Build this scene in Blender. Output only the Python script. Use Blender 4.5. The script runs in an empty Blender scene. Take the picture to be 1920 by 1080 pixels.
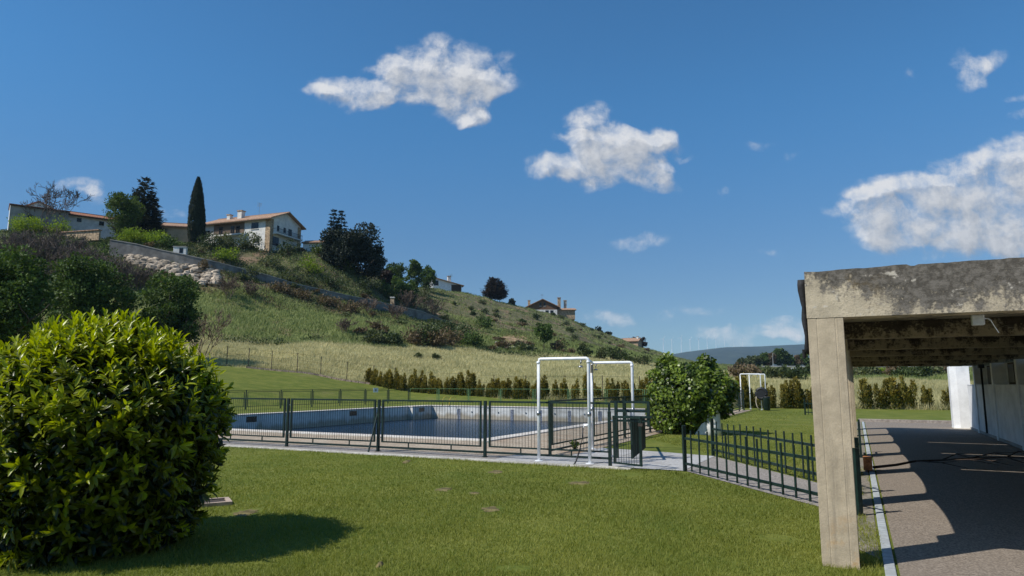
import bpy, math, random
import numpy as np
from mathutils import Vector, Matrix, noise as mnoise
random.seed(7); rng = np.random.default_rng(7)
SC = bpy.context.scene
COL = SC.collection
R = math.radians

# ------------------------------------------------------------------ camera, sky, sun, exposure
CAM_H = 1.65
PITCH = math.atan(180 / 1280)
cam_d = bpy.data.cameras.new('camera'); cam = bpy.data.objects.new('camera', cam_d); COL.objects.link(cam)
cam_d.sensor_width = 36; cam_d.lens = 24; cam_d.clip_start = 0.05; cam_d.clip_end = 20000
cam.location = (0, 0, CAM_H); cam.rotation_euler = (R(90) + PITCH, 0, 0)
SC.camera = cam
SUN_EL, SUN_X, SUN_Y = R(49), -0.92, -0.39            # towards the sun
SC.view_settings.view_transform = 'Standard'; SC.view_settings.look = 'None'
SC.view_settings.exposure = 0.0; SC.view_settings.gamma = 1
SC.view_settings.use_curve_mapping = False
SC.cycles.max_bounces = 6; SC.cycles.transparent_max_bounces = 8; SC.cycles.volume_bounces = 0
SC.cycles.use_denoising = True

sun_d = bpy.data.lights.new('sun', 'SUN'); sun = bpy.data.objects.new('sun', sun_d); COL.objects.link(sun)
sun_d.energy = 4.9; sun_d.angle = R(0.5); sun_d.color = (1, 0.955, 0.88)
sv = Vector((SUN_X * math.cos(SUN_EL), SUN_Y * math.cos(SUN_EL), math.sin(SUN_EL)))
sun.rotation_euler = sv.to_track_quat('Z', 'Y').to_euler()

SF, SS, CC = 1280.0, math.sin(PITCH), math.cos(PITCH)
def ray(u, v):
    return (u - 960.0, SF * CC + (v - 540) * SS, SF * SS - (v - 540) * CC)
def at(u, v, Y):                       # point on the photo's sight line at depth Y
    dx, dy, dz = ray(u, v); k = Y / dy
    return (dx * k, Y, CAM_H + dz * k)
def rr(u, v=720):
    d = ray(u, v); return d[0] / d[1]

def N(nt, typ, **kw):
    n = nt.nodes.new(typ)
    for k, v in kw.items():
        if k in n.bl_rna.properties: setattr(n, k, v)
        else: n.inputs[k].default_value = v
    return n
def math_(nt, op, a, b=None, c=None, clamp=False):
    n = nt.nodes.new('ShaderNodeMath'); n.operation = op; n.use_clamp = clamp
    for i, x in enumerate((a, b, c)):
        if x is None: continue
        if isinstance(x, (int, float)): n.inputs[i].default_value = x
        else: nt.links.new(x, n.inputs[i])
    return n.outputs[0]
def maprange(nt, val, a, b, c=0.0, d=1.0, smooth=True):
    n = nt.nodes.new('ShaderNodeMapRange'); n.interpolation_type = 'SMOOTHSTEP' if smooth else 'LINEAR'
    nt.links.new(val, n.inputs[0])
    for i, x in enumerate((a, b, c, d)): n.inputs[i + 1].default_value = x
    return n.outputs[0]
def mixc(nt, fac, a, b, blend='MIX'):
    n = nt.nodes.new('ShaderNodeMix'); n.data_type = 'RGBA'; n.blend_type = blend
    for s, x in ((n.inputs[0], fac), (n.inputs[6], a), (n.inputs[7], b)):
        if isinstance(x, (int, float)): s.default_value = x
        elif isinstance(x, tuple): s.default_value = (*x[:3], 1)
        else: nt.links.new(x, s)
    return n.outputs[2]

# clouds: one density field over the sky direction (x/y, z/y)
BLOBS = [  # u, v, ru, rv, weight
 (835,128,100,52,1),(775,150,75,34,1),(905,162,60,24,1),(870,198,55,32,.95),(885,224,34,16,.85),(722,130,30,20,.6),
 (655,178,66,24,.9),(718,182,40,22,.7),(600,182,28,9,.6),
 (1108,222,42,30,1),(1165,262,88,25,1),(1085,262,50,22,.9),(1222,250,38,20,.95),(1120,312,105,32,1),(1035,322,42,24,.95),
 (1225,342,44,18,.85),(1150,290,60,28,.95),(1190,312,50,22,.95),
 (1930,300,100,44,1),(1840,345,110,48,1),(1680,358,80,26,.95),(1930,380,190,66,1.1),(1760,395,150,48,1.05),(1640,380,66,24,.8),
 (1600,398,50,14,.6),(1670,425,70,28,.75),(1850,440,180,44,1),(1950,430,160,50,1),(1600,365,40,12,.45),
 (1812,126,38,30,.72),(1858,112,34,14,.6),(1915,178,34,9,.55),(1910,212,24,12,.5),(1715,135,18,8,.35),
 (1425,277,30,11,.5),(1487,295,14,8,.45),(1370,357,16,9,.5),(1205,450,50,15,.62),(1430,461,26,8,.42),
 (150,348,46,16,.55),(178,368,30,16,.5),(320,396,24,12,.5),(1270,285,22,7,.35),
 (1140,601,46,15,.75),(1245,600,16,12,.4),(1400,634,76,16,.72),(1490,612,60,12,.62),(1510,636,60,10,.6),(1310,590,70,10,.36),(1340,622,40,12,.45)]
world = bpy.data.worlds.new('World'); SC.world = world; world.use_nodes = True
wt = world.node_tree; wt.nodes.clear()
def cloud_group():
    g = bpy.data.node_groups.new('cloud_density', 'ShaderNodeTree')
    g.interface.new_socket('P', in_out='INPUT', socket_type='NodeSocketVector')
    g.interface.new_socket('D', in_out='OUTPUT', socket_type='NodeSocketFloat')
    g.interface.new_socket('F', in_out='OUTPUT', socket_type='NodeSocketFloat'); g.interface.new_socket('R', in_out='OUTPUT', socket_type='NodeSocketFloat')
    gi = g.nodes.new('NodeGroupInput'); go = g.nodes.new('NodeGroupOutput'); P = gi.outputs[0]
    def warp(P, sc_, amp, det):
        nz = N(g, 'ShaderNodeTexNoise', Scale=sc_, Detail=det); g.links.new(P, nz.inputs['Vector'])
        sub = N(g, 'ShaderNodeVectorMath', operation='SUBTRACT'); g.links.new(nz.outputs['Color'], sub.inputs[0]); sub.inputs[1].default_value = (.5, .5, .5)
        ad = N(g, 'ShaderNodeVectorMath', operation='MULTIPLY_ADD'); g.links.new(sub.outputs[0], ad.inputs[0]); ad.inputs[1].default_value = (amp, amp * .75, 0); g.links.new(P, ad.inputs[2])
        return ad.outputs[0]
    Q = warp(warp(P, 11.0, .075, 2.0), 38.0, .022, 3.0); F = None
    for (u, v, ru, rv, w) in BLOBS:
        d = ray(u, v); m = N(g, 'ShaderNodeVectorMath', operation='MULTIPLY_ADD')
        kx, ky = d[1] / (ru * 1.42), d[1] / (rv * 1.42)
        g.links.new(Q, m.inputs[0]); m.inputs[1].default_value = (kx, ky, 0)
        m.inputs[2].default_value = (-d[0] / d[1] * kx, -d[2] / d[1] * ky, 0)
        ln = N(g, 'ShaderNodeVectorMath', operation='DOT_PRODUCT'); g.links.new(m.outputs[0], ln.inputs[0]); g.links.new(m.outputs[0], ln.inputs[1])
        b = math_(g, 'MULTIPLY', math_(g, 'SUBTRACT', 1.0, ln.outputs['Value'], clamp=True), w)
        F = b if F is None else math_(g, 'ADD', F, b)
    F = math_(g, 'MINIMUM', F, 1.15)
    n2 = N(g, 'ShaderNodeTexNoise', Scale=21.0, Detail=12.0, Roughness=.64); g.links.new(warp(P, 16.0, .03, 2.0), n2.inputs['Vector'])
    nn = math_(g, 'SUBTRACT', n2.outputs['Fac'], .5)
    gate = math_(g, 'MULTIPLY', F, 3.0, clamp=True)
    d = math_(g, 'MULTIPLY', math_(g, 'MULTIPLY_ADD', nn, 2.6, math_(g, 'MULTIPLY', F, .80)), gate)
    g.links.new(maprange(g, d, .06, 1.22), go.inputs['D']); g.links.new(F, go.inputs['F']); g.links.new(d, go.inputs['R'])
    return g
CG = cloud_group()
tc = N(wt, 'ShaderNodeTexCoord'); sx = N(wt, 'ShaderNodeSeparateXYZ'); wt.links.new(tc.outputs['Generated'], sx.inputs[0])
yc = math_(wt, 'MAXIMUM', sx.outputs['Y'], 0.05)
cb = N(wt, 'ShaderNodeCombineXYZ')
wt.links.new(math_(wt, 'DIVIDE', sx.outputs['X'], yc), cb.inputs[0]); wt.links.new(math_(wt, 'DIVIDE', sx.outputs['Z'], yc), cb.inputs[1])
g1 = wt.nodes.new('ShaderNodeGroup'); g1.node_tree = CG; wt.links.new(cb.outputs[0], g1.inputs[0])
off = N(wt, 'ShaderNodeVectorMath', operation='ADD'); wt.links.new(cb.outputs[0], off.inputs[0]); off.inputs[1].default_value = (-.010, .017, 0)
g2 = wt.nodes.new('ShaderNodeGroup'); g2.node_tree = CG; wt.links.new(off.outputs[0], g2.inputs[0])
sky = N(wt, 'ShaderNodeTexSky', sky_type='NISHITA'); sky.sun_disc = False
sky.sun_elevation = SUN_EL; sky.sun_rotation = math.atan2(SUN_X, SUN_Y); sky.altitude = 300; sky.air_density = 1.0; sky.dust_density = .25; sky.ozone_density = 5.0
SKY_ST = 0.092
lit = math_(wt, 'SUBTRACT', g1.outputs['R'], g2.outputs['R'])
bright = math_(wt, 'MULTIPLY_ADD', lit, .42, .84, clamp=True)
thick = maprange(wt, math_(wt, 'ADD', g2.outputs['F'], math_(wt, 'MULTIPLY', g2.outputs['R'], .35)), .75, 1.7, 1.0, .66)
bright = math_(wt, 'MULTIPLY', bright, thick)
cc = mixc(wt, maprange(wt, bright, .25, .9, smooth=False), (.24 / SKY_ST, .28 / SKY_ST, .35 / SKY_ST), (.74 / SKY_ST, .75 / SKY_ST, .78 / SKY_ST))
front = maprange(wt, sx.outputs['Y'], .05, .2)
den = math_(wt, 'MULTIPLY', math_(wt, 'MULTIPLY', g1.outputs['D'], front), math_(wt, 'MULTIPLY_ADD', g1.outputs['F'], 1.3, .12, clamp=True))
bg = N(wt, 'ShaderNodeBackground', Strength=SKY_ST)
skc = mixc(wt, 1.0, sky.outputs[0], mixc(wt, maprange(wt, sx.outputs['Z'], .08, .42), (.70, .82, .92), (.62, 1.20, 1.42)), 'MULTIPLY')
wt.links.new(mixc(wt, den, skc, cc), bg.inputs[0])
wo = N(wt, 'ShaderNodeOutputWorld'); wt.links.new(bg.outputs[0], wo.inputs[0])

# ------------------------------------------------------------------ the facility's own frame: s to the right, t along the canopy
PHI = R(26.52)
LS, LA = (math.cos(PHI), -math.sin(PHI)), (math.sin(PHI), math.cos(PHI))
def W(s, t, z=0.0): return (s * LS[0] + t * LA[0], s * LS[1] + t * LA[1], z)
def ST(x, y): return x * LS[0] + y * LS[1], x * LA[0] + y * LA[1]

# ------------------------------------------------------------------ terrain
KN = [ # u, flat-until, (border Y,v), (hill foot), (wall line), (crest), (behind)
 (-500, 34, (64,640),(100,585),(126,450),(146,400)),
 (-200, 36, (66,655),(100,600),(126,468),(146,412)),
 (0,    38, (68,668),(100,622),(127,485),(144,428)),
 (200,  40, (70,678),(101,642),(128,478),(142,444)),
 (400,  43, (72,684),(103,640),(130,506),(152,455)),
 (560,  50, (74,697),(106,643),(136,555),(158,458)),
 (650,  54, (74,715),(108,646),(141,572),(166,485)),
 (700,  57, (74,722),(110,648),(146,584),(180,508)),
 (760,  60, (72,729),(114,649),(152,594),(215,528)),
 (800,  59, (69,735),(118,650),(160,604),(250,536)),
 (880,  56, (65,742),(124,655),(168,612),(268,548)),
 (950,  53, (62,749),(130,662),(176,620),(285,566)),
 (1060, 50, (59,751),(140,668),(190,634),(320,592)),
 (1150, 50, (56,753),(152,673),(220,652),(370,630)),
 (1220, 50, (54,755),(165,680),(260,666),(430,655)),
 (1330, 46, (50,762),(170,692),(300,688),(600,682)),
 (1450, 45, (47,766),(118,709),(210,694),(500,688)),
 (1600, 43, (45,767),(102,713),(200,695),(500,688)),
 (1800, 42, (43,770),(100,713),(200,695),(500,688)),
 (2400, 42, (43,772),(100,713),(200,695),(500,688))]
kr, kY, kZ = [], [], []
for (u, yf, b, f_, w_, c_) in KN:
    kr.append(rr(u)); ys = [yf]; zs = [0.0]
    for (Y, v) in (b, f_, w_, c_):
        ys.append(Y); zs.append(at(u, v, Y)[2])
    ys += [c_[0] * 1.12, c_[0] * 1.5, c_[0] * 3, 9000]
    zs += [zs[-1] * .985 - .3, zs[-1] * .8, zs[-1] * .55, 8]
    kY.append(ys); kZ.append(zs)
kr, kY, kZ = np.array(kr), np.array(kY, float), np.array(kZ, float)
def _h(r, Y):
    r = np.clip(r, kr[0], kr[-1] - 1e-6)
    i = np.clip(np.searchsorted(kr, r, side='right') - 1, 0, len(kr) - 2)
    w = ((r - kr[i]) / (kr[i + 1] - kr[i]))[..., None]; w = w * w * (3 - 2 * w) * .5 + w * .5
    yy = kY[i] * (1 - w) + kY[i + 1] * w; zz = kZ[i] * (1 - w) + kZ[i + 1] * w
    z = np.zeros_like(Y); q = np.zeros_like(Y) - 1
    for k in range(yy.shape[-1] - 1):
        t = (Y - yy[..., k]) / (yy[..., k + 1] - yy[..., k]); m = (t >= 0)
        z = np.where(m, zz[..., k] + (zz[..., k + 1] - zz[..., k]) * np.minimum(t, 1), z)
        q = np.where(m, k - 1 + np.minimum(t, 1), q)
    return z, q
def vnoise(x, y, sc):
    x = x / sc; y = y / sc; xi = np.floor(x).astype(np.int64); yi = np.floor(y).astype(np.int64); fx = x - xi; fy = y - yi
    fx = fx * fx * (3 - 2 * fx); fy = fy * fy * (3 - 2 * fy)
    def hsh(a, b):
        n = (a * 374761393 + b * 668265263) & 0xffffffff; n = ((n ^ (n >> 13)) * 1274126177) & 0xffffffff
        return ((n ^ (n >> 16)) & 0xffff) / 65535.0
    return (hsh(xi, yi) * (1 - fx) + hsh(xi + 1, yi) * fx) * (1 - fy) + (hsh(xi, yi + 1) * (1 - fx) + hsh(xi + 1, yi + 1) * fx) * fy
def H(x, y, q_too=False):
    x = np.asarray(x, float); y = np.asarray(y, float)
    Y = np.maximum(y, 1.0); r = x / Y
    acc = 0
    for a in (-.035, 0, .035):
        for b in (-.012, 0, .012): acc = acc + _h(r + b, Y * (1 + a))[0]
    z = acc / 9; _, q = _h(r, Y)
    amp = np.clip(q - .3, 0, 1) * np.clip((5 - q), 0, 1)
    z = z + amp * ((vnoise(x, y, 9) - .5) * 1.1 + (vnoise(x, y, 3.7) - .5) * .45)
    return (z, q) if q_too else z
def Hs(x, y): return float(H(np.array([x]), np.array([y]))[0])
def ground_at(u, v, y0=12, y1=900):        # where the photo's sight line meets the terrain
    Y = np.geomspace(y0, y1, 3000); d = ray(u, v); x = d[0] / d[1] * Y; zr = CAM_H + d[2] / d[1] * Y
    hit = np.nonzero(zr <= H(x, Y))[0]
    i = hit[0] if len(hit) else len(Y) - 1
    return float(x[i]), float(Y[i]), float(H(x[i:i+1], Y[i:i+1])[0])

# ------------------------------------------------------------------ materials
def newmat(name):
    m = bpy.data.materials.new(name); m.use_nodes = True; nt = m.node_tree
    return m, nt, nt.nodes['Principled BSDF']
def mat(name, col, rough=.6, var=.18, scale=6.0, bump=0.0, bscale=40.0, metal=0.0, stretch=None, col2=None, spec=.4):
    m, nt, bs = newmat(name)
    t = N(nt, 'ShaderNodeTexCoord'); vec = t.outputs['Object']
    if stretch:
        mp = N(nt, 'ShaderNodeMapping'); mp.inputs['Scale'].default_value = stretch; nt.links.new(vec, mp.inputs[0]); vec = mp.outputs[0]
    nz = N(nt, 'ShaderNodeTexNoise', Scale=scale, Detail=6.0, Roughness=.6); nt.links.new(vec, nz.inputs['Vector'])
    lo = tuple(c * (1 - var * 1.6) for c in col) if col2 is None else col2
    hi = tuple(min(1, c * (1 + var)) for c in col)
    nt.links.new(mixc(nt, maprange(nt, nz.outputs['Fac'], .32, .66), lo, hi), bs.inputs['Base Color'])
    bs.inputs['Roughness'].default_value = rough; bs.inputs['Metallic'].default_value = metal; bs.inputs['Specular IOR Level'].default_value = spec
    if bump:
        n2 = N(nt, 'ShaderNodeTexNoise', Scale=bscale, Detail=5.0); nt.links.new(vec, n2.inputs['Vector'])
        bp = N(nt, 'ShaderNodeBump', Strength=bump, Distance=.02); nt.links.new(n2.outputs['Fac'], bp.inputs['Height']); nt.links.new(bp.outputs[0], bs.inputs['Normal'])
    return m
def leafmat(name, dark, light, rough=.45, trans=.3, tcol=None, spec=.4, objvar=.25):
    m, nt, bs = newmat(name)
    a = N(nt, 'ShaderNodeAttribute', attribute_name='tint'); oi = N(nt, 'ShaderNodeObjectInfo')
    c = mixc(nt, a.outputs['Fac'], dark, light)
    hs = N(nt, 'ShaderNodeHueSaturation'); nt.links.new(c, hs.inputs['Color'])
    nt.links.new(math_(nt, 'MULTIPLY_ADD', oi.outputs['Random'], objvar, 1 - objvar / 2), hs.inputs['Value'])
    nt.links.new(hs.outputs[0], bs.inputs['Base Color']); bs.inputs['Roughness'].default_value = rough; bs.inputs['Specular IOR Level'].default_value = spec
    tr = N(nt, 'ShaderNodeBsdfTranslucent'); ms = N(nt, 'ShaderNodeMixShader', Fac=trans)
    t2 = N(nt, 'ShaderNodeMix', data_type='RGBA', blend_type='MULTIPLY'); t2.inputs[0].default_value = 1
    nt.links.new(hs.outputs[0], t2.inputs[6]); t2.inputs[7].default_value = (*(tcol or (1.3, 1.35, .6)), 1)
    nt.links.new(t2.outputs[2], tr.inputs[0]); nt.links.new(bs.outputs[0], ms.inputs[1]); nt.links.new(tr.outputs[0], ms.inputs[2])
    nt.links.new(ms.outputs[0], nt.nodes['Material Output'].inputs[0])
    return m
M = {}
M['white_pipe'] = mat('white_pipe', (.84, .85, .86), .35, .08, 5)
M['green_metal'] = mat('green_metal', (.007, .021, .017), .45, .25, 9, .1, 60)
M['light_green_metal'] = mat('light_green_metal', (.10, .20, .09), .5, .2, 9)
M['steel'] = mat('steel', (.35, .36, .37), .35, .2, 20, metal=.9)
M['black'] = mat('black_rubber', (.015, .016, .017), .5, .2, 14)
M['membrane'] = mat('membrane', (.018, .018, .020), .75, .4, 6, .6, 18)
M['rust'] = mat('rust', (.055, .04, .032), .8, .4, 8)
M['tan_board'] = mat('tan_board', (.38, .33, .24), .7, .15, 6)
M['white_wall'] = mat('white_wall', (.74, .74, .735), .8, .09, 1.6, .15, 30)
M['ivory'] = mat('ivory_plaster', (.70, .68, .63), .85, .10, 1.1, .1, 14)
M['grey_plaster'] = mat('grey_plaster', (.34, .32, .29), .9, .15, .9, .1, 14)
M['stone'] = mat('stone_blocks', (.40, .29, .18), .9, .35, 2.2, .3, 10)
M['terracotta'] = mat('terracotta', (.34, .145, .075), .85, .3, 1.2, .5, 9, stretch=(6, 1, 1))
M['tile_pale'] = mat('weathered_tile', (.36, .22, .14), .88, .35, 1.5, .4, 9, stretch=(6, 1, 1))
M['dark_window'] = mat('dark_window', (.012, .014, .018), .12, .2, 4)
M['dark_wood'] = mat('dark_wood', (.045, .028, .018), .7, .3, 9)
M['brown_wood'] = mat('brown_wood', (.16, .085, .045), .8, .3, 9, stretch=(1, 6, 6))
M['bark'] = mat('bark', (.075, .058, .043), .95, .35, 8, .7, 25, stretch=(3, 3, .6))
M['twig'] = mat('grey_twigs', (.12, .092, .078), .95, .3, 4)
M['twig_brown'] = mat('brown_twigs', (.165, .118, .085), .95, .3, 4)
M['soil'] = mat('soil', (.150, .120, .045), .98, .35, 4, .8, 20)
M['brick'] = mat('orange_brick', (.42, .17, .06), .85, .25, 14, .4, 30)
M['pale_pink_stone'] = mat('pale_pink_stone', (.42, .30, .24), .9, .3, 5, .4, 20)
M['valve_frame'] = mat('valve_frame', (.42, .32, .25), .9, .2, 12, .3, 40)
M['junction_box'] = mat('junction_box', (.52, .53, .52), .5, .12, 12)
M['turbine'] = mat('turbine_white', (.85, .86, .88), .5, .03, 1)
M['yellow'] = mat('yellow_rail', (.55, .42, .06), .4, .15, 8)
M['sign'] = mat('white_plaque', (.75, .76, .76), .5, .08, 8)
M['retaining'] = mat('retaining_concrete', (.20, .19, .175), .9, .25, .5, .2, 8)
M['rubble'] = mat('rubble_stone', (.38, .31, .23), .95, .35, .9, .6, 6)
M['pale_rubble'] = mat('pale_rubble', (.5, .46, .42), .95, .3, .9, .6, 6)
M['guard'] = mat('guard_steel', (.42, .42, .40), .5, .1, .3)
M['white_base'] = mat('white_base', (.72, .71, .68), .8, .12, 3, .2, 20)

for nm in ('rubble', 'pale_rubble'):
    nt = M[nm].node_tree; bs_ = nt.nodes['Principled BSDF']; lk = bs_.inputs['Base Color'].links[0].from_socket; g_ = N(nt, 'ShaderNodeNewGeometry')
    hs_ = N(nt, 'ShaderNodeHueSaturation'); nt.links.new(lk, hs_.inputs['Color']); nt.links.new(math_(nt, 'MULTIPLY_ADD', g_.outputs['Random Per Island'], 1.0, .45), hs_.inputs['Value']); nt.links.new(hs_.outputs[0], bs_.inputs['Base Color'])
L_ = {}
L_['laurel'] = leafmat('laurel_leaf', (.006, .019, .003), (.34, .38, .010), .33, .38, (1.35, 1.4, .3), .4, 0)
L_['ivy'] = leafmat('ivy_leaf', (.013, .032, .006), (.19, .26, .030), .36, .28, (1.3, 1.4, .5), .35, 0)
L_['tree_dark'] = leafmat('tree_leaf_dark', (.010, .026, .007), (.135, .205, .05), .6, .25, spec=.2)
L_['tree_mid'] = leafmat('tree_leaf_mid', (.030, .062, .014), (.15, .205, .045), .6, .32, spec=.2)
L_['bright'] = leafmat('bright_hedge_leaf', (.09, .16, .014), (.30, .37, .035), .6, .4, spec=.2)
L_['conifer'] = leafmat('conifer_needles', (.006, .013, .008), (.030, .044, .022), .7, .1)
L_['cedar'] = leafmat('cedar_needles', (.010, .015, .010), (.058, .060, .038), .7, .12)
L_['cypress'] = leafmat('cypress_needles', (.005, .012, .006), (.026, .042, .017), .7, .1)
L_['olive'] = leafmat('scrub_leaf', (.034, .048, .018), (.15, .17, .07), .7, .25)
L_['scrub_green'] = leafmat('green_scrub_leaf', (.018, .034, .010), (.085, .115, .032), .6, .25)
L_['dry'] = leafmat('dry_scrub', (.07, .048, .03), (.21, .155, .085), .8, .2)
L_['purple'] = leafmat('purple_plum_leaf', (.018, .012, .010), (.070, .042, .034), .6, .2)
L_['photinia'] = leafmat('hedge_leaf', (.045, .062, .014), (.36, .30, .075), .5, .35, (1.3, 1.1, .45), .3, .3)
L_['lawn'] = leafmat('lawn_blade', (.092, .125, .014), (.275, .28, .052), .55, .30, (1.15, 1.25, .5), .3, 0)
L_['field'] = leafmat('field_blade', (.21, .20, .075), (.68, .61, .34), .7, .35, (1.1, 1.05, .7), .3, 0)
L_['hillgrass'] = leafmat('hill_blade', (.10, .135, .032), (.33, .37, .13), .7, .3, (1.1, 1.1, .6), .3, 0)

# ------------------------------------------------------------------ mesh helpers
class MB:
    def __init__(s): s.v = []; s.f = []
    def _add(s, vs, fs):
        o = len(s.v); s.v += [tuple(map(float, p)) for p in vs]; s.f += [tuple(i + o for i in f) for f in fs]; return s
    def box(s, x0, x1, y0, y1, z0, z1):
        return s._add([(x0,y0,z0),(x1,y0,z0),(x1,y1,z0),(x0,y1,z0),(x0,y0,z1),(x1,y0,z1),(x1,y1,z1),(x0,y1,z1)],
                      [(3,2,1,0),(4,5,6,7),(0,1,5,4),(1,2,6,5),(2,3,7,6),(3,0,4,7)])
    def bar(s, p, q, w, h=None):                       # square bar between two points
        h = w if h is None else h; p = Vector(p); q = Vector(q); d = (q - p).normalized()
        up = Vector((0, 0, 1)) if abs(d.z) < .9 else Vector((0, 1, 0)); a = d.cross(up).normalized(); b = a.cross(d)
        vs = [c + a * i * w / 2 + b * j * h / 2 for c in (p, q) for (i, j) in ((-1,-1),(1,-1),(1,1),(-1,1))]
        return s._add(vs, [(0,1,2,3),(7,6,5,4),(0,4,5,1),(1,5,6,2),(2,6,7,3),(3,7,4,0)])
    def tube(s, pts, r, n=8, taper=None, cap=True):
        pts = [Vector(p) for p in pts]; rings = []
        for i, p in enumerate(pts):
            d = (pts[min(i + 1, len(pts) - 1)] - pts[max(i - 1, 0)]).normalized()
            up = Vector((0, 0, 1)) if abs(d.z) < .95 else Vector((1, 0, 0)); a = d.cross(up).normalized(); b = a.cross(d)
            rad = r if taper is None else r + (taper - r) * i / (len(pts) - 1)
            rings.append([p + a * rad * math.cos(2 * math.pi * k / n) + b * rad * math.sin(2 * math.pi * k / n) for k in range(n)])
        vs = [v for ring in rings for v in ring]; fs = []
        for i in range(len(pts) - 1):
            for k in range(n): fs.append((i*n+k, i*n+(k+1)%n, (i+1)*n+(k+1)%n, (i+1)*n+k))
        if cap: fs += [tuple(range(n))[::-1], tuple((len(pts)-1)*n+k for k in range(n))]
        return s._add(vs, fs)
    def lathe(s, prof, n=16, c=(0, 0)):                # (r, z) profile
        vs = [(c[0] + r * math.cos(2*math.pi*k/n), c[1] + r * math.sin(2*math.pi*k/n), z) for (r, z) in prof for k in range(n)]; fs = []
        for i in range(len(prof) - 1):
            for k in range(n): fs.append((i*n+k, i*n+(k+1)%n, (i+1)*n+(k+1)%n, (i+1)*n+k))
        fs += [tuple(range(n))[::-1], tuple((len(prof)-1)*n+k for k in range(n))]
        return s._add(vs, fs)
    def prism(s, poly, z0, z1):                        # (x, y) polygon upright
        n = len(poly); vs = [(x, y, z0) for x, y in poly] + [(x, y, z1) for x, y in poly]
        return s._add(vs, [tuple(range(n))[::-1], tuple(range(n, 2*n))] + [(i, (i+1)%n, n+(i+1)%n, n+i) for i in range(n)])
    def slab(s, pts, d):                               # planar 3D polygon extruded by vector d
        n = len(pts); vs = [Vector(p) for p in pts] + [Vector(p) + Vector(d) for p in pts]
        return s._add(vs, [tuple(range(n))[::-1], tuple(range(n, 2*n))] + [(i, (i+1)%n, n+(i+1)%n, n+i) for i in range(n)])
    def build(s, name, m, parent=None, smooth=False, bevel=0):
        me = bpy.data.meshes.new(name); me.from_pydata(s.v, [], s.f); me.materials.append(m); me.validate(); me.update()
        import bmesh
        bm = bmesh.new(); bm.from_mesh(me); bmesh.ops.recalc_face_normals(bm, faces=bm.faces); bm.to_mesh(me); bm.free()
        if smooth: me.polygons.foreach_set('use_smooth', [True] * len(me.polygons))
        o = bpy.data.objects.new(name, me); COL.objects.link(o); o.parent = parent
        if bevel:
            b = o.modifiers.new('bevel', 'BEVEL'); b.width = bevel; b.segments = 2; b.limit_method = 'ANGLE'
        return o
def npmesh(name, V, F, m, parent=None, tint=None, smooth=False):      # F: list of equal-width index arrays
    me = bpy.data.meshes.new(name); me.vertices.add(len(V)); me.vertices.foreach_set('co', np.asarray(V, np.float32).ravel())
    F = F if isinstance(F, list) else [F]
    loops = np.concatenate([f.ravel() for f in F]).astype(np.int32); tot = np.concatenate([np.full(len(f), f.shape[1], np.int32) for f in F])
    me.loops.add(len(loops)); me.loops.foreach_set('vertex_index', loops)
    me.polygons.add(len(tot)); me.polygons.foreach_set('loop_start', np.concatenate([[0], np.cumsum(tot)[:-1]]).astype(np.int32)); me.polygons.foreach_set('loop_total', tot)
    if smooth: me.polygons.foreach_set('use_smooth', np.ones(len(tot), bool))
    if tint is not None:
        at_ = me.attributes.new('tint', 'FLOAT', 'POINT'); at_.data.foreach_set('value', np.asarray(tint, np.float32))
    me.materials.append(m); me.update(calc_edges=True)
    o = bpy.data.objects.new(name, me); COL.objects.link(o); o.parent = parent
    return o
def tag(o, label=None, cat=None, group=None, kind=None):
    if label: o['label'] = label
    if cat: o['category'] = cat
    if group: o['group'] = group
    if kind: o['kind'] = kind
    return o
def thing(name, label, cat, loc=(0, 0, 0), rz=0.0, group=None):
    o = bpy.data.objects.new(name, None); COL.objects.link(o); o.location = loc; o.rotation_euler = (0, 0, rz); o.empty_display_size = .2
    return tag(o, label, cat, group)
def fthing(name, label, cat, s, t, z=0, group=None): return thing(name, label, cat, W(s, t, z), -PHI, group)
def kids(o): return [c for c in bpy.data.objects if c.parent == o]
def dup(root, loc, rz, label=None, group=None, scale=1.0):
    r = root.copy(); COL.objects.link(r); r.location = loc; r.rotation_euler = (0, 0, rz); r.scale = (scale,) * 3 if isinstance(scale, (int, float)) else scale
    if label: r['label'] = label
    if group: r['group'] = group
    for ch in kids(root):
        c = ch.copy(); COL.objects.link(c); c.parent = r
        for g in kids(ch):
            d = g.copy(); COL.objects.link(d); d.parent = c
    return r

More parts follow.
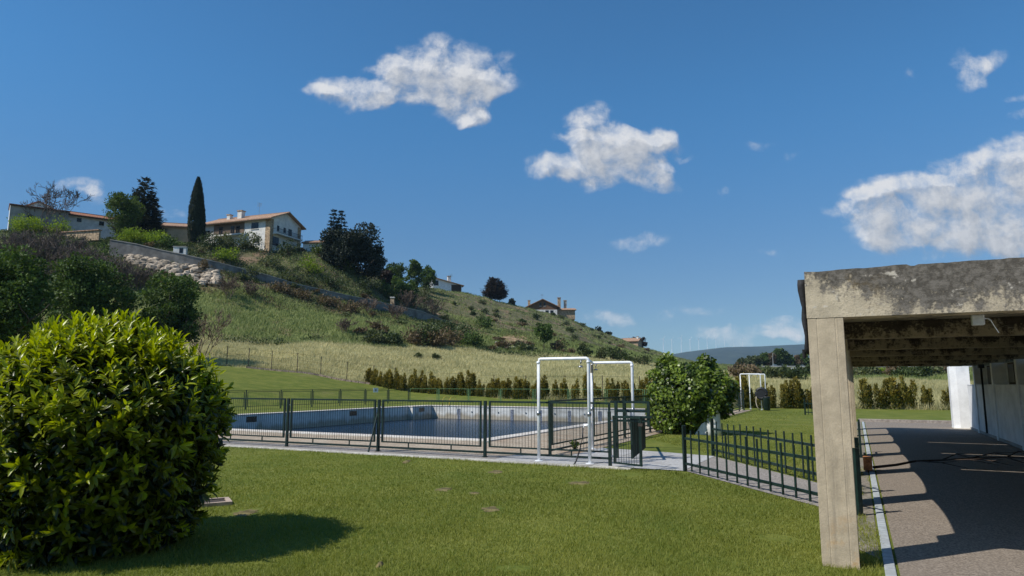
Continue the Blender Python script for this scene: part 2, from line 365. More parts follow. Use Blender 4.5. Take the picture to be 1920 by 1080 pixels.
def unit(a): return a / np.maximum(np.linalg.norm(a, axis=-1, keepdims=True), 1e-9)
def rdir(n): return unit(rng.normal(size=(n, 3)))
def leaves(P, A, Nn, L, Wd, tint, shape='diamond', fold=.25):
    n = len(P); A = unit(A); S = unit(np.cross(A, Nn)); Nn = np.cross(S, A); L = np.broadcast_to(L, n)[:, None]; Wd = np.broadcast_to(Wd, n)[:, None]
    if shape == 'blade':
        V = np.stack([P - S * Wd / 2, P + S * Wd / 2, P + A * L], 1); f = np.array([[0, 1, 2]]); tp = np.array([.0, .0, .35])
    elif shape == 'diamond':
        V = np.stack([P, P + A * L * .45 + S * Wd / 2 + Nn * L * .08, P + A * L, P + A * L * .45 - S * Wd / 2 + Nn * L * .08], 1); f = np.array([[0, 1, 2, 3]]); tp = np.zeros(4)
    else:
        c = fold
        V = np.stack([P, P + A*L*.35 + S*Wd*.48 + Nn*Wd*c, P + A*L*.35, P + A*L*.35 - S*Wd*.48 + Nn*Wd*c,
                      P + A*L*.72 + S*Wd*.40 + Nn*(Wd*c - L*.05), P + A*L*.72 - Nn*L*.05, P + A*L*.72 - S*Wd*.40 + Nn*(Wd*c - L*.05), P + A*L - Nn*L*.12], 1)
        idx = np.arange(n)[:, None] * 8
        q = np.array([[1, 4, 5, 2], [2, 5, 6, 3]]); t = np.array([[0, 1, 2], [0, 2, 3], [4, 7, 5], [5, 7, 6]])
        return V.reshape(-1, 3), [(idx[:, None] + q[None]).reshape(-1, 4), (idx[:, None] + t[None]).reshape(-1, 3)], np.repeat(tint, 8)
    k = V.shape[1]; idx = np.arange(n)[:, None] * k
    F = (idx[:, None] + f[None]).reshape(-1, f.shape[1])
    return V.reshape(-1, 3), [F], np.clip((np.asarray(tint)[:, None] + tp[None]).ravel(), 0, 1.2)

def clump_cloud(ells, nclump, per, rc, leaf, up=.25, squash=.75, inner=.25):
    """ells: (cx,cy,cz,rx,ry,rz); returns leaf arrays of a crown built from many clumps."""
    vol = np.array([(e[3]*e[4]*e[5])**(2/3) for e in ells]); cnt = np.maximum(3, (nclump * vol / vol.sum()).astype(int))
    Ps, As, Ns, Ts = [], [], [], []
    for e, c in zip(ells, cnt):
        d = rdir(c); rad = np.where(rng.random(c) < inner, rng.random(c) * .6 + .1, .72 + .28 * rng.random(c))
        C = np.array(e[:3]) + d * rad[:, None] * np.array(e[3:6]); ct = rng.random(c)
        for k in range(c):
            m = int(per * (.6 + .8 * rng.random())); dd = rdir(m); R_ = rc * (.6 + .8 * rng.random())
            Ps.append(C[k] + dd * (R_ * (.45 + .55 * rng.random(m) ** .5))[:, None] * np.array([1, 1, squash]))
            As.append(dd * .7 + rdir(m) * .7 + np.array([0, 0, up])); Ns.append(dd * .8 + rdir(m) * .8 + np.array([0, 0, .4])); Ts.append(np.clip(ct[k] * .5 + rng.random(m) * .5, 0, 1))
    P = np.concatenate(Ps); n = len(P)
    L = leaf * (.65 + .7 * rng.random(n))
    return leaves(P, np.concatenate(As), np.concatenate(Ns), L, L * .62, np.concatenate(Ts))
def merge(parts):
    V, F4, F3, T = [], [], [], []; o = 0
    for v, fs, t in parts:
        V.append(v); T.append(t)
        for f in fs: (F4 if f.shape[1] == 4 else F3).append(f + o)
        o += len(v)
    Fs = ([np.concatenate(F4)] if F4 else []) + ([np.concatenate(F3)] if F3 else [])
    return np.concatenate(V), Fs, np.concatenate(T)
def limb(mb, p, d, L, r, depth, spread=.6, up=.15, nseg=3, kids_=3, taper=.6, minr=.012, n=5, tips=None):
    pts = [Vector(p)]; d = Vector(d).normalized()
    for i in range(nseg):
        d = (d + Vector((random.gauss(0, .13), random.gauss(0, .13), random.gauss(0, .08) + up * .3))).normalized(); pts.append(pts[-1] + d * L / nseg)
    mb.tube(pts, max(r, minr), n if r > .03 else 3, max(r * taper, minr * .7), cap=False)
    if tips is not None and depth <= 1: tips.append(pts[-1])
    if depth > 0:
        for k in range(kids_):
            q = pts[random.randint(max(1, nseg - 2), nseg)] if k else pts[-1]
            a = Vector((random.gauss(0, 1), random.gauss(0, 1), random.gauss(0, .6))); a = (a - d * a.dot(d)).normalized()
            limb(mb, q, d + a * spread * (.6 + .8 * random.random()) + Vector((0, 0, up)), L * (.55 + .25 * random.random()), r * taper * .8, depth - 1, spread, up, nseg, kids_, taper, minr, n, tips)

# tree builders: h height, w width
def tree(name, label, cat, loc, h, w, leafm, leaf=.3, trunk=.25, clumps=60, per=34, ells=None, group=None, lean=0, bark='bark', squash=.75, up=.25, rc=None):
    root = thing(name, label, cat, loc, 0, group)
    mb = MB(); ht = h * max(trunk, .02); r0 = max(.06, h * .022)
    mb.tube([(0, 0, -.3), (0.02 * h * lean, 0, ht * .6), (.05 * h * lean, 0, ht), (.05 * h * lean, .02, h * .7)], r0, 8, r0 * .4)
    for k in range(5):
        a = k * 1.3 + random.random(); limb(mb, (.05 * h * lean, 0, ht * (.85 + .1 * k)), (math.cos(a), math.sin(a), .8), h * .3, r0 * .5, 1, n=5)
    mb.build('trunk', M[bark], root, True)
    if ells is None:
        cz = (h + ht) / 2; rz = (h - ht) / 2
        ells = [(.05 * h * lean, 0, cz, w * .40, w * .40, rz * .88)]
        for k in range(5):
            a = random.random() * 6.28; zz = ht + (h - ht) * (.2 + .6 * random.random())
            ells.append((.05*h*lean + math.cos(a) * w * .26, math.sin(a) * w * .26, zz, w * .19, w * .19, rz * .33))
    V, F, T = clump_cloud(ells, clumps, per, rc or w * .095, leaf, up, squash)
    npmesh('crown', V, F, L_[leafm], root, T)
    return root
def shrub_mesh_parts(h, w, clumps, per, leaf, spiky=0):
    ells = [(0, 0, h * .45, w * .42, w * .42, h * .48)]
    for k in range(4):
        a = random.random() * 6.28; ells.append((math.cos(a) * w * .25, math.sin(a) * w * .25, h * (.25 + .3 * random.random()), w * .26, w * .26, h * .28))
    return clump_cloud(ells, clumps, per, w * .16, leaf, .4 + spiky, .9)
def shrub(name, label, cat, loc, h, w, leafm, leaf=.25, clumps=26, per=30, group=None):
    root = thing(name, label, cat, loc, 0, group)
    V, F, T = shrub_mesh_parts(h, w, clumps, per, leaf); npmesh('foliage', V, F, L_[leafm], root, T)
    mb = MB()
    for k in range(4):
        a = k * 1.6; mb.tube([(0, 0, -.2), (math.cos(a) * w * .12, math.sin(a) * w * .12, h * .4), (math.cos(a) * w * .25, math.sin(a) * w * .25, h * .75)], max(.02, w * .015), 5, .01)
    mb.build('stem', M['bark'], root, True)
    return root
def bare(name, label, cat, loc, h, w, m='twig', stems=1, depth=4, group=None, minr=.02):
    root = thing(name, label, cat, loc, 0, group); mb = MB()
    for k in range(stems):
        a = 6.28 * k / stems + random.random()
        d = (math.cos(a) * .5 * (stems > 1), math.sin(a) * .5 * (stems > 1), 1)
        limb(mb, (math.cos(a) * w * .08 * (stems > 1), math.sin(a) * w * .08 * (stems > 1), -.2), d, h * (.42 if stems == 1 else .38), h * (.02 if stems == 1 else .010), depth, .75, .18, 3, 3, .62, minr, 5)
    mb.build('branches', M[m], root, False)
    return root
def fsize(px, Y): return px * Y / 1290.0

# ------------------------------------------------------------------ GROUND: one sheet, pool cut out
PS0, PS1, PT0, PT1 = -29.25, -9.95, 18.0, 44.3
def lines(segs):
    out = []
    for a, b, st in segs: out += list(np.linspace(a, b, max(2, int(round((b - a) / st)) + 1)))
    return np.unique(np.round(out, 4))
gs = np.unique(np.round(np.concatenate([-np.geomspace(230, 7000, 22), lines([(-230, -60, 2.0), (-60, PS0, 1.5), (PS0, PS1, 1.2), (PS1, -7, .5), (-7, 6, .5), (6, 90, 3)]), np.geomspace(93, 7000, 26)]), 4))
gt = np.unique(np.round(np.concatenate([lines([(-80, -4, 4), (-4, PT0, 1), (PT0, PT1, 1.2), (PT1, 62, 1.1), (62, 400, 2.0)]), np.geomspace(404, 8800, 34)]), 4))
GS, GT = np.meshgrid(gs, gt); GX = GS * LS[0] + GT * LA[0]; GY = GS * LS[1] + GT * LA[1]
GZ, GQ = H(GX, GY, True)
ns_, nt_ = len(gs), len(gt)
i, j = np.meshgrid(np.arange(ns_ - 1), np.arange(nt_ - 1)); i = i.ravel(); j = j.ravel()
mid_s = (gs[i] + gs[i + 1]) / 2; mid_t = (gt[j] + gt[j + 1]) / 2
keep = ~((mid_s > PS0) & (mid_s < PS1) & (mid_t > PT0) & (mid_t < PT1)); i, j = i[keep], j[keep]
GF = np.stack([j * ns_ + i, j * ns_ + i + 1, (j + 1) * ns_ + i + 1, (j + 1) * ns_ + i], 1)
def ground_mat():
    m, nt, bs = newmat('ground_cover')
    at_ = N(nt, 'ShaderNodeAttribute', attribute_name='tint'); q0 = at_.outputs['Fac']
    geo = N(nt, 'ShaderNodeNewGeometry'); P = geo.outputs['Position']
    def nz(sc, det=5.0, ro=.6):
        n = N(nt, 'ShaderNodeTexNoise', Scale=sc, Detail=det, Roughness=ro); nt.links.new(P, n.inputs['Vector']); return n.outputs['Fac']
    fine, mid, big, huge = nz(9.0, 6), nz(.9), nz(.22), nz(.06)
    lawn = mixc(nt, maprange(nt, mid, .3, .7), (.10, .128, .018), (.175, .185, .036))
    lawn = mixc(nt, maprange(nt, big, .56, .74), lawn, (.20, .185, .06))
    lawn = mixc(nt, maprange(nt, fine, .35, .7, .0, .5), lawn, (.055, .085, .012))
    fld = mixc(nt, maprange(nt, mid, .3, .7), (.25, .235, .10), (.42, .385, .19)); fld = mixc(nt, maprange(nt, big, .48, .72), fld, (.19, .205, .07))
    hil = mixc(nt, maprange(nt, mid, .3, .7), (.10, .125, .035), (.20, .225, .075)); hil = mixc(nt, maprange(nt, big, .47, .62), hil, (.165, .125, .065))
    scr = mixc(nt, maprange(nt, mid, .35, .7), (.085, .090, .038), (.175, .15, .08)); scr = mixc(nt, maprange(nt, big, .53, .66), scr, (.24, .16, .10))
    far = mixc(nt, maprange(nt, huge, .4, .6), (.05, .07, .03), (.13, .12, .06))
    q = math_(nt, 'ADD', q0, math_(nt, 'MULTIPLY_ADD', mid, .24, -.12))
    c = mixc(nt, maprange(nt, q, -.06, .06), lawn, fld)
    c = mixc(nt, maprange(nt, q, .92, 1.08), c, hil)
    c = mixc(nt, maprange(nt, math_(nt, 'MULTIPLY_ADD', big, .9, math_(nt, 'ADD', q, -.45)), 1.75, 2.1), c, scr)
    c = mixc(nt, maprange(nt, q, 3.4, 4.5), c, far)
    nt.links.new(c, bs.inputs['Base Color']); bs.inputs['Roughness'].default_value = .95; bs.inputs['Specular IOR Level'].default_value = .15
    b = N(nt, 'ShaderNodeBump', Strength=.5, Distance=.05); nt.links.new(fine, b.inputs['Height']); nt.links.new(b.outputs[0], bs.inputs['Normal'])
    return m
ground = npmesh('ground', np.stack([GX.ravel(), GY.ravel(), GZ.ravel()], 1), GF, ground_mat(), None, GQ.ravel(), True)
tag(ground, kind='structure')

# paved sheets -------------------------------------------------------
def sheet(name, polys, m, z):
    mb = MB()
    for p in polys:
        pts = [W(s, t, z) for s, t in p]; mb._add(pts, [tuple(range(len(pts)))])
    me = mb.build(name, m); tag(me, kind='structure'); return me
def speck(name, c1, c2, c3, sc=60, rough=.9, joints=None):
    m, nt, bs = newmat(name); geo = N(nt, 'ShaderNodeNewGeometry'); mp = N(nt, 'ShaderNodeMapping'); mp.inputs['Rotation'].default_value = (0, 0, PHI)
    nt.links.new(geo.outputs['Position'], mp.inputs[0]); P = mp.outputs[0]
    n1 = N(nt, 'ShaderNodeTexNoise', Scale=sc, Detail=3.0); nt.links.new(P, n1.inputs['Vector']); n2 = N(nt, 'ShaderNodeTexNoise', Scale=1.1, Detail=6.0, Roughness=.65); nt.links.new(P, n2.inputs['Vector'])
    c = mixc(nt, maprange(nt, n1.outputs['Fac'], .35, .68), c1, c2); c = mixc(nt, maprange(nt, n2.outputs['Fac'], .45, .72, 0, .8), c, c3)
    h = n1.outputs['Fac']
    if joints:
        br = N(nt, 'ShaderNodeTexBrick', Scale=1.0); br.inputs['Brick Width'].default_value = joints[0]; br.inputs['Row Height'].default_value = joints[1]; br.inputs['Mortar Size'].default_value = .012
        br.inputs['Color1'].default_value = (1, 1, 1, 1); br.inputs['Color2'].default_value = (.84, .82, .8, 1); br.inputs['Mortar'].default_value = (.42, .40, .38, 1); nt.links.new(P, br.inputs['Vector'])
        c = mixc(nt, 1.0, c, br.outputs['Color'], 'MULTIPLY')
    nt.links.new(c, bs.inputs['Base Color']); bs.inputs['Roughness'].default_value = rough
    b = N(nt, 'ShaderNodeBump', Strength=.5, Distance=.01); nt.links.new(h, b.inputs['Height']); nt.links.new(b.outputs[0], bs.inputs['Normal'])
    return m
gravel = speck('gravel_concrete', (.17, .15, .135), (.36, .325, .29), (.22, .20, .175), 34)
asphalt = speck('aggregate_paving', (.135, .108, .082), (.31, .258, .205), (.20, .165, .13), 52)
pavers = speck('tan_pavers', (.33, .265, .19), (.52, .43, .32), (.36, .24, .15), 18, joints=(.6, .4))
padm = speck('pale_pad', (.37, .365, .355), (.49, .485, .475), (.31, .295, .275), 20, joints=(1.4, 1.1))
sheet('pool_deck', [[(-62, 14.35), (-7.2, 14.35), (-7.2, 17.5), (-62, 17.5)], [(-9.5, 17.5), (-6.0, 17.5), (-6.0, 46.2), (-9.5, 46.2)], [(-7.2, 14.9), (-6.0, 14.9), (-6.0, 17.5), (-7.2, 17.5)],
      [(-29.9, 44.9), (-9.5, 44.9), (-9.5, 46.2), (-29.9, 46.2)], [(-30.6, 17.5), (-29.8, 17.5), (-29.8, 44.9), (-30.6, 44.9)]], pavers, .014)
sheet('service_path', [[(-62, 13.45), (-7.2, 13.45), (-7.2, 14.35), (-62, 14.35)],
      [(-3.05, 13.5), (-.40, 10.2), (-.40, 12.4), (-3.0, 16.4)]], gravel, .010)
sheet('wash_pad', [[(-7.2, 13.4), (-3.05, 13.4), (-3.0, 16.4), (-4.2, 16.8), (-6.0, 17.2), (-6.0, 14.9), (-7.2, 14.9)]], padm, .016)
sheet('pavement', [[(.24, -6), (3.72, -6), (3.72, 34.2), (.24, 34.2)]], asphalt, .012)
sheet('rough_verge', [[(-.40, 8.6), (.10, 7.6), (.10, 34.2), (-.40, 34.2)]], speck('verge_grit', (.15, .13, .10), (.29, .255, .21), (.10, .12, .05), 22), .007)
mb = MB(); mb.box(-62, -7.15, 13.22, 13.45, -.1, .03); mb.box(-7.15, -4.0, 13.16, 13.4, -.1, .03)
k = mb.build('lawn_kerb', speck('kerb_concrete', (.36, .33, .28), (.56, .53, .47), (.28, .27, .22), 16), bevel=.008); k.rotation_euler = (0, 0, -PHI); tag(k, kind='structure')
mb = MB(); mb.box(.125, .215, -6, 34.1, -.1, .018)
k = mb.build('pavement_kerb', speck('blue_grey_kerb', (.30, .33, .345), (.42, .455, .47), (.30, .31, .31), 12), bevel=.008); k.rotation_euler = (0, 0, -PHI); tag(k, kind='structure')
mb = MB(); mb.box(.0, 3.9, 34.2, 34.38, -.1, .13)
k = mb.build('end_kerb', speck('end_kerb_concrete', (.24, .20, .17), (.38, .33, .28), (.2, .17, .14), 12), bevel=.01); k.rotation_euler = (0, 0, -PHI); tag(k, kind='structure')

# ------------------------------------------------------------------ POOL
pool = fthing('swimming_pool', 'large half-drained outdoor swimming pool with pale coping and dark blue water', 'pool', 0, 0)
far_m = mat('pool_far_paint', (.60, .60, .57), .75, .16, .9, .2, 14, stretch=(1, 1, 2.2))
blue_m = mat('pool_side_paint', (.64, .62, .58), .75, .12, .8, .2, 14)
for m_ in (far_m, blue_m):      # waterline scum and tile joints on the basin walls
    nt = m_.node_tree; bs_ = nt.nodes['Principled BSDF']; lk = bs_.inputs['Base Color'].links[0].from_socket; t_ = N(nt, 'ShaderNodeTexCoord'); sp_ = N(nt, 'ShaderNodeSeparateXYZ'); nt.links.new(t_.outputs['Object'], sp_.inputs[0])
    n_ = N(nt, 'ShaderNodeTexNoise', Scale=1.6, Detail=7.0); mp_ = N(nt, 'ShaderNodeMapping'); mp_.inputs['Scale'].default_value = (1, 1, .25); nt.links.new(t_.outputs['Object'], mp_.inputs[0]); nt.links.new(mp_.outputs[0], n_.inputs['Vector'])
    w_ = maprange(nt, math_(nt, 'ADD', sp_.outputs['Z'], math_(nt, 'MULTIPLY_ADD', n_.outputs['Fac'], .9, -.45)), -.72, -.42, .75, 0)
    c_ = mixc(nt, w_, lk, (.30, .24, .15)); jn = None
    for ax in ('X', 'Y'):
        f_ = maprange(nt, math_(nt, 'PINGPONG', sp_.outputs[ax], .6), 0, .014, .45, 0, False); jn = f_ if jn is None else math_(nt, 'MAXIMUM', jn, f_)
    jz = maprange(nt, math_(nt, 'PINGPONG', sp_.outputs['Z'], .16), 0, .010, .30, 0, False)
    nt.links.new(mixc(nt, jz, c_, (.25, .24, .22)), bs_.inputs['Base Color'])
cop_m = speck('coping_stone', (.55, .50, .44), (.70, .65, .58), (.42, .36, .30), 14)
def wallpart(a): mb = MB(); [mb.box(*x) for x in a]; return mb
wallpart([(PS0 - .3, PS1 + .3, PT1, PT1 + .3, -1.6, .0)]).build('end_wall', far_m, pool)
wallpart([(PS0 - .3, PS0, PT0, PT1, -1.6, .0), (PS0, PS0 + .38, 41.75, PT1, -1.6, .0)]).build('side_wall', blue_m, pool)
wallpart([(PS1, PS1 + .3, PT0, PT1, -1.6, .0), (PS0 - .3, PS1 + .3, PT0 - .3, PT0, -1.6, .0)]).build('near_wall', far_m, pool)
wallpart([(PS0 - .3, PS1 + .3, PT0 - .3, PT1 + .3, -1.75, -1.6)]).build('floor', blue_m, pool)
cb_ = MB(); cb_.box(PS0 - .55, PS1 + .45, PT0 - .45, PT0 + .04, .0, .05); cb_.box(PS1 - .04, PS1 + .45, PT0 + .04, PT1 - .04, .0, .05); cb_.box(PS0 - .55, PS1 + .45, PT1 - .04, PT1 + .5, .0, .05); cb_.box(PS0 - .55, PS0 + .04, PT0 + .04, PT1 - .04, .0, .05); cb_.box(PS0 + .04, PS0 + .42, 41.71, PT1 - .04, .0, .05)
cb_.build('coping', cop_m, pool, bevel=.012)
tile_m = mat('lane_tile', (.19, .21, .26), .4, .3, 9, stretch=(1, 1, 3))
for k in range(8):
    s = PS0 + 2.75 + k * 2.2; mb = MB(); mb.box(s - .12, s + .12, PT1 - .02, PT1 + .002, -1.5, -.16); mb.build('lane_marker', tile_m, pool)
    mb = MB(); mb.lathe([(.055, -.0), (.055, .03), (.03, .035)], 10); o = mb.build('inlet', M['steel'], pool); o.location = (s + 1.1, PT1 - .001, -.38); o.rotation_euler = (R(90), 0, 0)
for t in (27.2, 35.6, 42.9):
    s = PS0 + (.38 if t > 41.75 else 0); mb = MB(); mb.box(s - .002, s + .015, t - .35, t + .35, -.38, -.08); mb.build('skimmer', M['dark_window'], pool)
mb = MB(); mb.box(PS1 - .35, PS1 - .001, PT0 + .05, PT0 + 2.3, -.35, -.0); mb.build('entry_step', cop_m, pool)
m, nt, bs = newmat('pool_water'); geo = N(nt, 'ShaderNodeNewGeometry')
n1 = N(nt, 'ShaderNodeTexNoise', Scale=5.5, Detail=4.0); mp = N(nt, 'ShaderNodeMapping'); mp.inputs['Scale'].default_value = (1, 1, 1); nt.links.new(geo.outputs['Position'], mp.inputs[0]); nt.links.new(mp.outputs[0], n1.inputs['Vector'])
b = N(nt, 'ShaderNodeBump', Strength=.9, Distance=.05); nt.links.new(n1.outputs['Fac'], b.inputs['Height']); nt.links.new(b.outputs[0], bs.inputs['Normal'])
bs.inputs['Base Color'].default_value = (.008, .020, .042, 1); bs.inputs['Roughness'].default_value = .22; bs.inputs['IOR'].default_value = 1.33; bs.inputs['Specular IOR Level'].default_value = .26
mb = MB(); mb._add([W(PS0 - .1, PT0 - .1, -.9), W(PS1 + .1, PT0 - .1, -.9), W(PS1 + .1, PT1 + .1, -.9), W(PS0 - .1, PT1 + .1, -.9)], [(0, 1, 2, 3)]); tag(mb.build('pool_water', m), kind='structure')
lad = fthing('pool_handrail', 'small yellow curved handrail at the far left corner of the pool', 'handrail', PS0 + 1.9, PT1 + .45, .05)
for d in (-.3, .3):
    mb = MB(); mb.tube([(d, 0, -.02)] + [(d, -.45 + .45 * math.cos(a), .38 + .28 * math.sin(a)) for a in np.linspace(0, math.pi, 9)] + [(d, -.9, -.0)], .022, 8); mb.build('rail', M['yellow'], lad, True)

# ------------------------------------------------------------------ CANOPY
def concrete(name, base, dark, ztop, amount, lichen=False, axis_dark=0.0):
    m, nt, bs = newmat(name); t = N(nt, 'ShaderNodeTexCoord'); P = t.outputs['Object']; sp = N(nt, 'ShaderNodeSeparateXYZ'); nt.links.new(P, sp.inputs[0])
    def nz(sc, st=(1, 1, 1), det=7.0, ro=.65):
        mp = N(nt, 'ShaderNodeMapping'); mp.inputs['Scale'].default_value = st; nt.links.new(P, mp.inputs[0]); n = N(nt, 'ShaderNodeTexNoise', Scale=sc, Detail=det, Roughness=ro); nt.links.new(mp.outputs[0], n.inputs['Vector']); return n.outputs['Fac']
    streak, patch, fine, grain = nz(2.6, (1.6, 1.6, .35)), nz(3.0), nz(14.0), nz(70.0, det=3)
    c = mixc(nt, maprange(nt, nz(5.0), .3, .7), tuple(x * .78 for x in base), tuple(x * 1.12 for x in base))
    c = mixc(nt, maprange(nt, grain, .4, .75, 0, .35), c, tuple(x * .55 for x in base))
    if amount > 0:
        v = math_(nt, 'ADD', math_(nt, 'MULTIPLY', streak, .55), math_(nt, 'MULTIPLY', patch, .45))
        v = math_(nt, 'ADD', v, math_(nt, 'MULTIPLY', math_(nt, 'ADD', fine, nz(34.0)), .36))
        v = math_(nt, 'ADD', v, math_(nt, 'MULTIPLY_ADD', sp.outputs['Z'], .62, -.62 * ztop + .02))
        if axis_dark: v = math_(nt, 'ADD', v, math_(nt, 'MINIMUM', math_(nt, 'MULTIPLY_ADD', sp.outputs['X'], axis_dark, -.06), .16))
        c = mixc(nt, maprange(nt, v, .92 - amount * .2, 1.07 - amount * .2, 0, .94), c, mixc(nt, maprange(nt, fine, .4, .62), dark, tuple(x * 2.6 for x in dark)))
        wsp = maprange(nt, math_(nt, 'ADD', math_(nt, 'MULTIPLY', nz(5.0, (.6, 1, 1.4)), .7), math_(nt, 'MULTIPLY', fine, .35)), .60, .66, 0, .8 if lichen else .25); c = mixc(nt, wsp, c, (.56, .50, .41))
        ru = maprange(nt, nz(3.4, (1.6, 1, .3)), .64, .74, 0, .5); c = mixc(nt, ru, c, (.50, .33, .17))
    if lichen:
        o = math_(nt, 'MULTIPLY', maprange(nt, nz(2.2), .55, .66), maprange(nt, sp.outputs['X'], .1, .9, 1, 0)); c = mixc(nt, math_(nt, 'MULTIPLY', o, .7), c, (.16, .10, .025))
    # formwork board lines
    fr = math_(nt, 'FRACT', math_(nt, 'MULTIPLY', sp.outputs['Z'], 7.2)); ln = maprange(nt, fr, .0, .035, 1, 0); ln = math_(nt, 'MULTIPLY', ln, maprange(nt, nz(4.0), .45, .6))
    if amount > 0: c = mixc(nt, math_(nt, 'MULTIPLY', ln, .45), c, (.40, .36, .30))
    if amount < 0:
        c = mixc(nt, maprange(nt, nz(3.2, (4.0, 4.0, .22)), .52, .70, 0, .55), c, (.22, .185, .14))
        c = mixc(nt, math_(nt, 'MULTIPLY', maprange(nt, nz(3.0), .5, .65), maprange(nt, sp.outputs['Z'], .1, .75, .8, 0)), c, (.46, .28, .12))
        c = mixc(nt, maprange(nt, nz(26.0), .69, .73, 0, .7), c, (.16, .13, .10))
    nt.links.new(c, bs.inputs['Base Color']); bs.inputs['Roughness'].default_value = .93; bs.inputs['Specular IOR Level'].default_value = .2
    b = N(nt, 'ShaderNodeBump', Strength=(.7 if amount > 0 else .35), Distance=.012); nt.links.new(math_(nt, 'ADD', fine, math_(nt, 'MULTIPLY', grain, .6)), b.inputs['Height']); nt.links.new(b.outputs[0], bs.inputs['Normal'])
    return m
CT0, CSP, NB = 7.12, 3.49, 7
can = fthing('concrete_canopy', 'weathered board-marked concrete canopy on square posts over the paved walkway', 'canopy', -.38, CT0)
front_m = concrete('front_beam_concrete', (.50, .42, .30), (.058, .052, .045), 2.73, 1.05, True, .30)
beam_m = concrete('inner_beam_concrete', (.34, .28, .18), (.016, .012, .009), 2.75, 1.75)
post_m = concrete('post_concrete', (.47, .385, .27), (.1, .08, .06), 2.7, -1)
def grooved_post(t):
    mb = MB(); w, d, g = .31, .32, .004
    # board marks: shallow grooves on the broad face
    pr = [(0, 0), (.075, 0), (.08, g), (.086, 0), (.235, 0), (.241, g), (.247, 0), (w, 0), (w, d), (0, d)]
    mb.prism([(x, t + y) for x, y in pr], -.3, 2.27 if t == 0 else 2.27); return mb
for k in range(NB):
    grooved_post(k * CSP).build('post', post_m, can, bevel=.006)
    mb = MB()
    if k == 0:   # broken-edged front beam
        n = 150; top = [(x, 2.728 + .016 * mnoise.fractal(Vector((x * 3.1, 0, 7)), 1, 2, 6) - (.014 if mnoise.noise(Vector((x * 5, 3, 0))) > .38 else 0)) for x in np.linspace(-.004, 4.6, n)]
        poly = [(-.004, 2.274)] + [(x, 2.29) for x in (.31, 4.6)][:0] + [(4.6, 2.274)] + top[::-1]
        mb.slab([(x, -.004, z) for x, z in poly], (0, .30, 0))
        mb.build('front_beam', front_m, can)
    else:
        t = k * CSP; mb.box(.0, 4.6, t, t + .26, 2.272, 2.50); mb.build('beam', beam_m, can, bevel=.008)
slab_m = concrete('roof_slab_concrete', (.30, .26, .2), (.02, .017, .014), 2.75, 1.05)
for k in range(NB - 1):
    t0 = k * CSP + (.296 if k == 0 else .0); t1 = (k + 1) * CSP
    mb = MB()
    if k in (2, 3, 4):      # an open joint behind the beam, part of the way across
        mb.box(.02, .62, t0 + .01, t1 - .004, 2.502, 2.64); mb.box(.622, 2.55, t0 + .345, t1 - .004, 2.502, 2.64); mb.box(2.552, 4.6, t0 + .01, t1 - .004, 2.502, 2.64)
    else: mb.box(.02, 4.6, t0 + .01, t1 - .004, 2.502, 2.64)
    mb.build('roof_slab', slab_m, can)
mb = MB(); mb.box(.02, 4.6, 6 * CSP, 6 * CSP + .255, 2.503, 2.64); mb.build('roof_slab', slab_m, can)
for k in range(NB - 1):   # arched eaves between the posts
    t0, t1 = k * CSP + .32, (k + 1) * CSP; xs = np.linspace(0, 1, 15)
    low = [(t0 + (t1 - t0) * x, 2.10 + .13 * math.sin(math.pi * x) ** .5) for x in xs]
    mb = MB(); mb.slab([(.03, t, z) for t, z in low] + [(.03, t1, 2.62), (.03, t0, 2.62)], (.06, 0, 0)); mb.build('eave_panel', beam_m, can)
roll = fthing('roofing_membrane', 'torn black roofing membrane hanging down the edge of the canopy', 'membrane', -.40, CT0 + .05, 0)
mb = MB(); pts = []
for kz in range(14):
    z = 2.66 - kz * .055; w_ = .038 + .008 * math.sin(kz * 1.1) + (.012 if kz < 5 else 0) - kz * .0015
    pts.append((z, w_))
for (y0, y1) in ((0.0, .55),):
    vs = []; 
    for (z, w_) in pts: vs += [(-w_, y0, z), (-w_ * .55, y1, z), (.012, y1, z), (.012, y0, z)]
    fs = []
    for r_ in range(len(pts) - 1):
        for c_ in range(4): fs.append((r_*4+c_, r_*4+(c_+1)%4, r_*4+4+(c_+1)%4, r_*4+4+c_))
    fs += [(0, 1, 2, 3), tuple(len(pts)*4 - 4 + c for c in (3, 2, 1, 0))]; mb._add(vs, fs)
mb.build('sheet', M['membrane'], roll, True)
mb = MB(); mb.tube([(-.03, .03, 1.98), (-.03, .04, 1.9)], .02, 6); mb.build('hanging_strip', M['membrane'], roll)
jb = fthing('junction_box', 'small grey electrical box fixed under the front beam of the canopy', 'electrical box', 1.02, CT0 + .31, 2.18)
mb = MB(); mb.box(-.04, .06, -.01, .06, 0, .095); mb.build('housing', M['junction_box'], jb, bevel=.01)
mb = MB(); mb.tube([(.11, .03, .04), (.135, .05, -.01), (.165, .06, -.07)], .004, 6); mb.build('cable', M['white_pipe'], jb)
mb = MB(); mb.tube([(.06, .03, .06), (.09, .03, .06), (.11, .03, .04)], .007, 6); mb.build('cable_gland', M['junction_box'], jb)

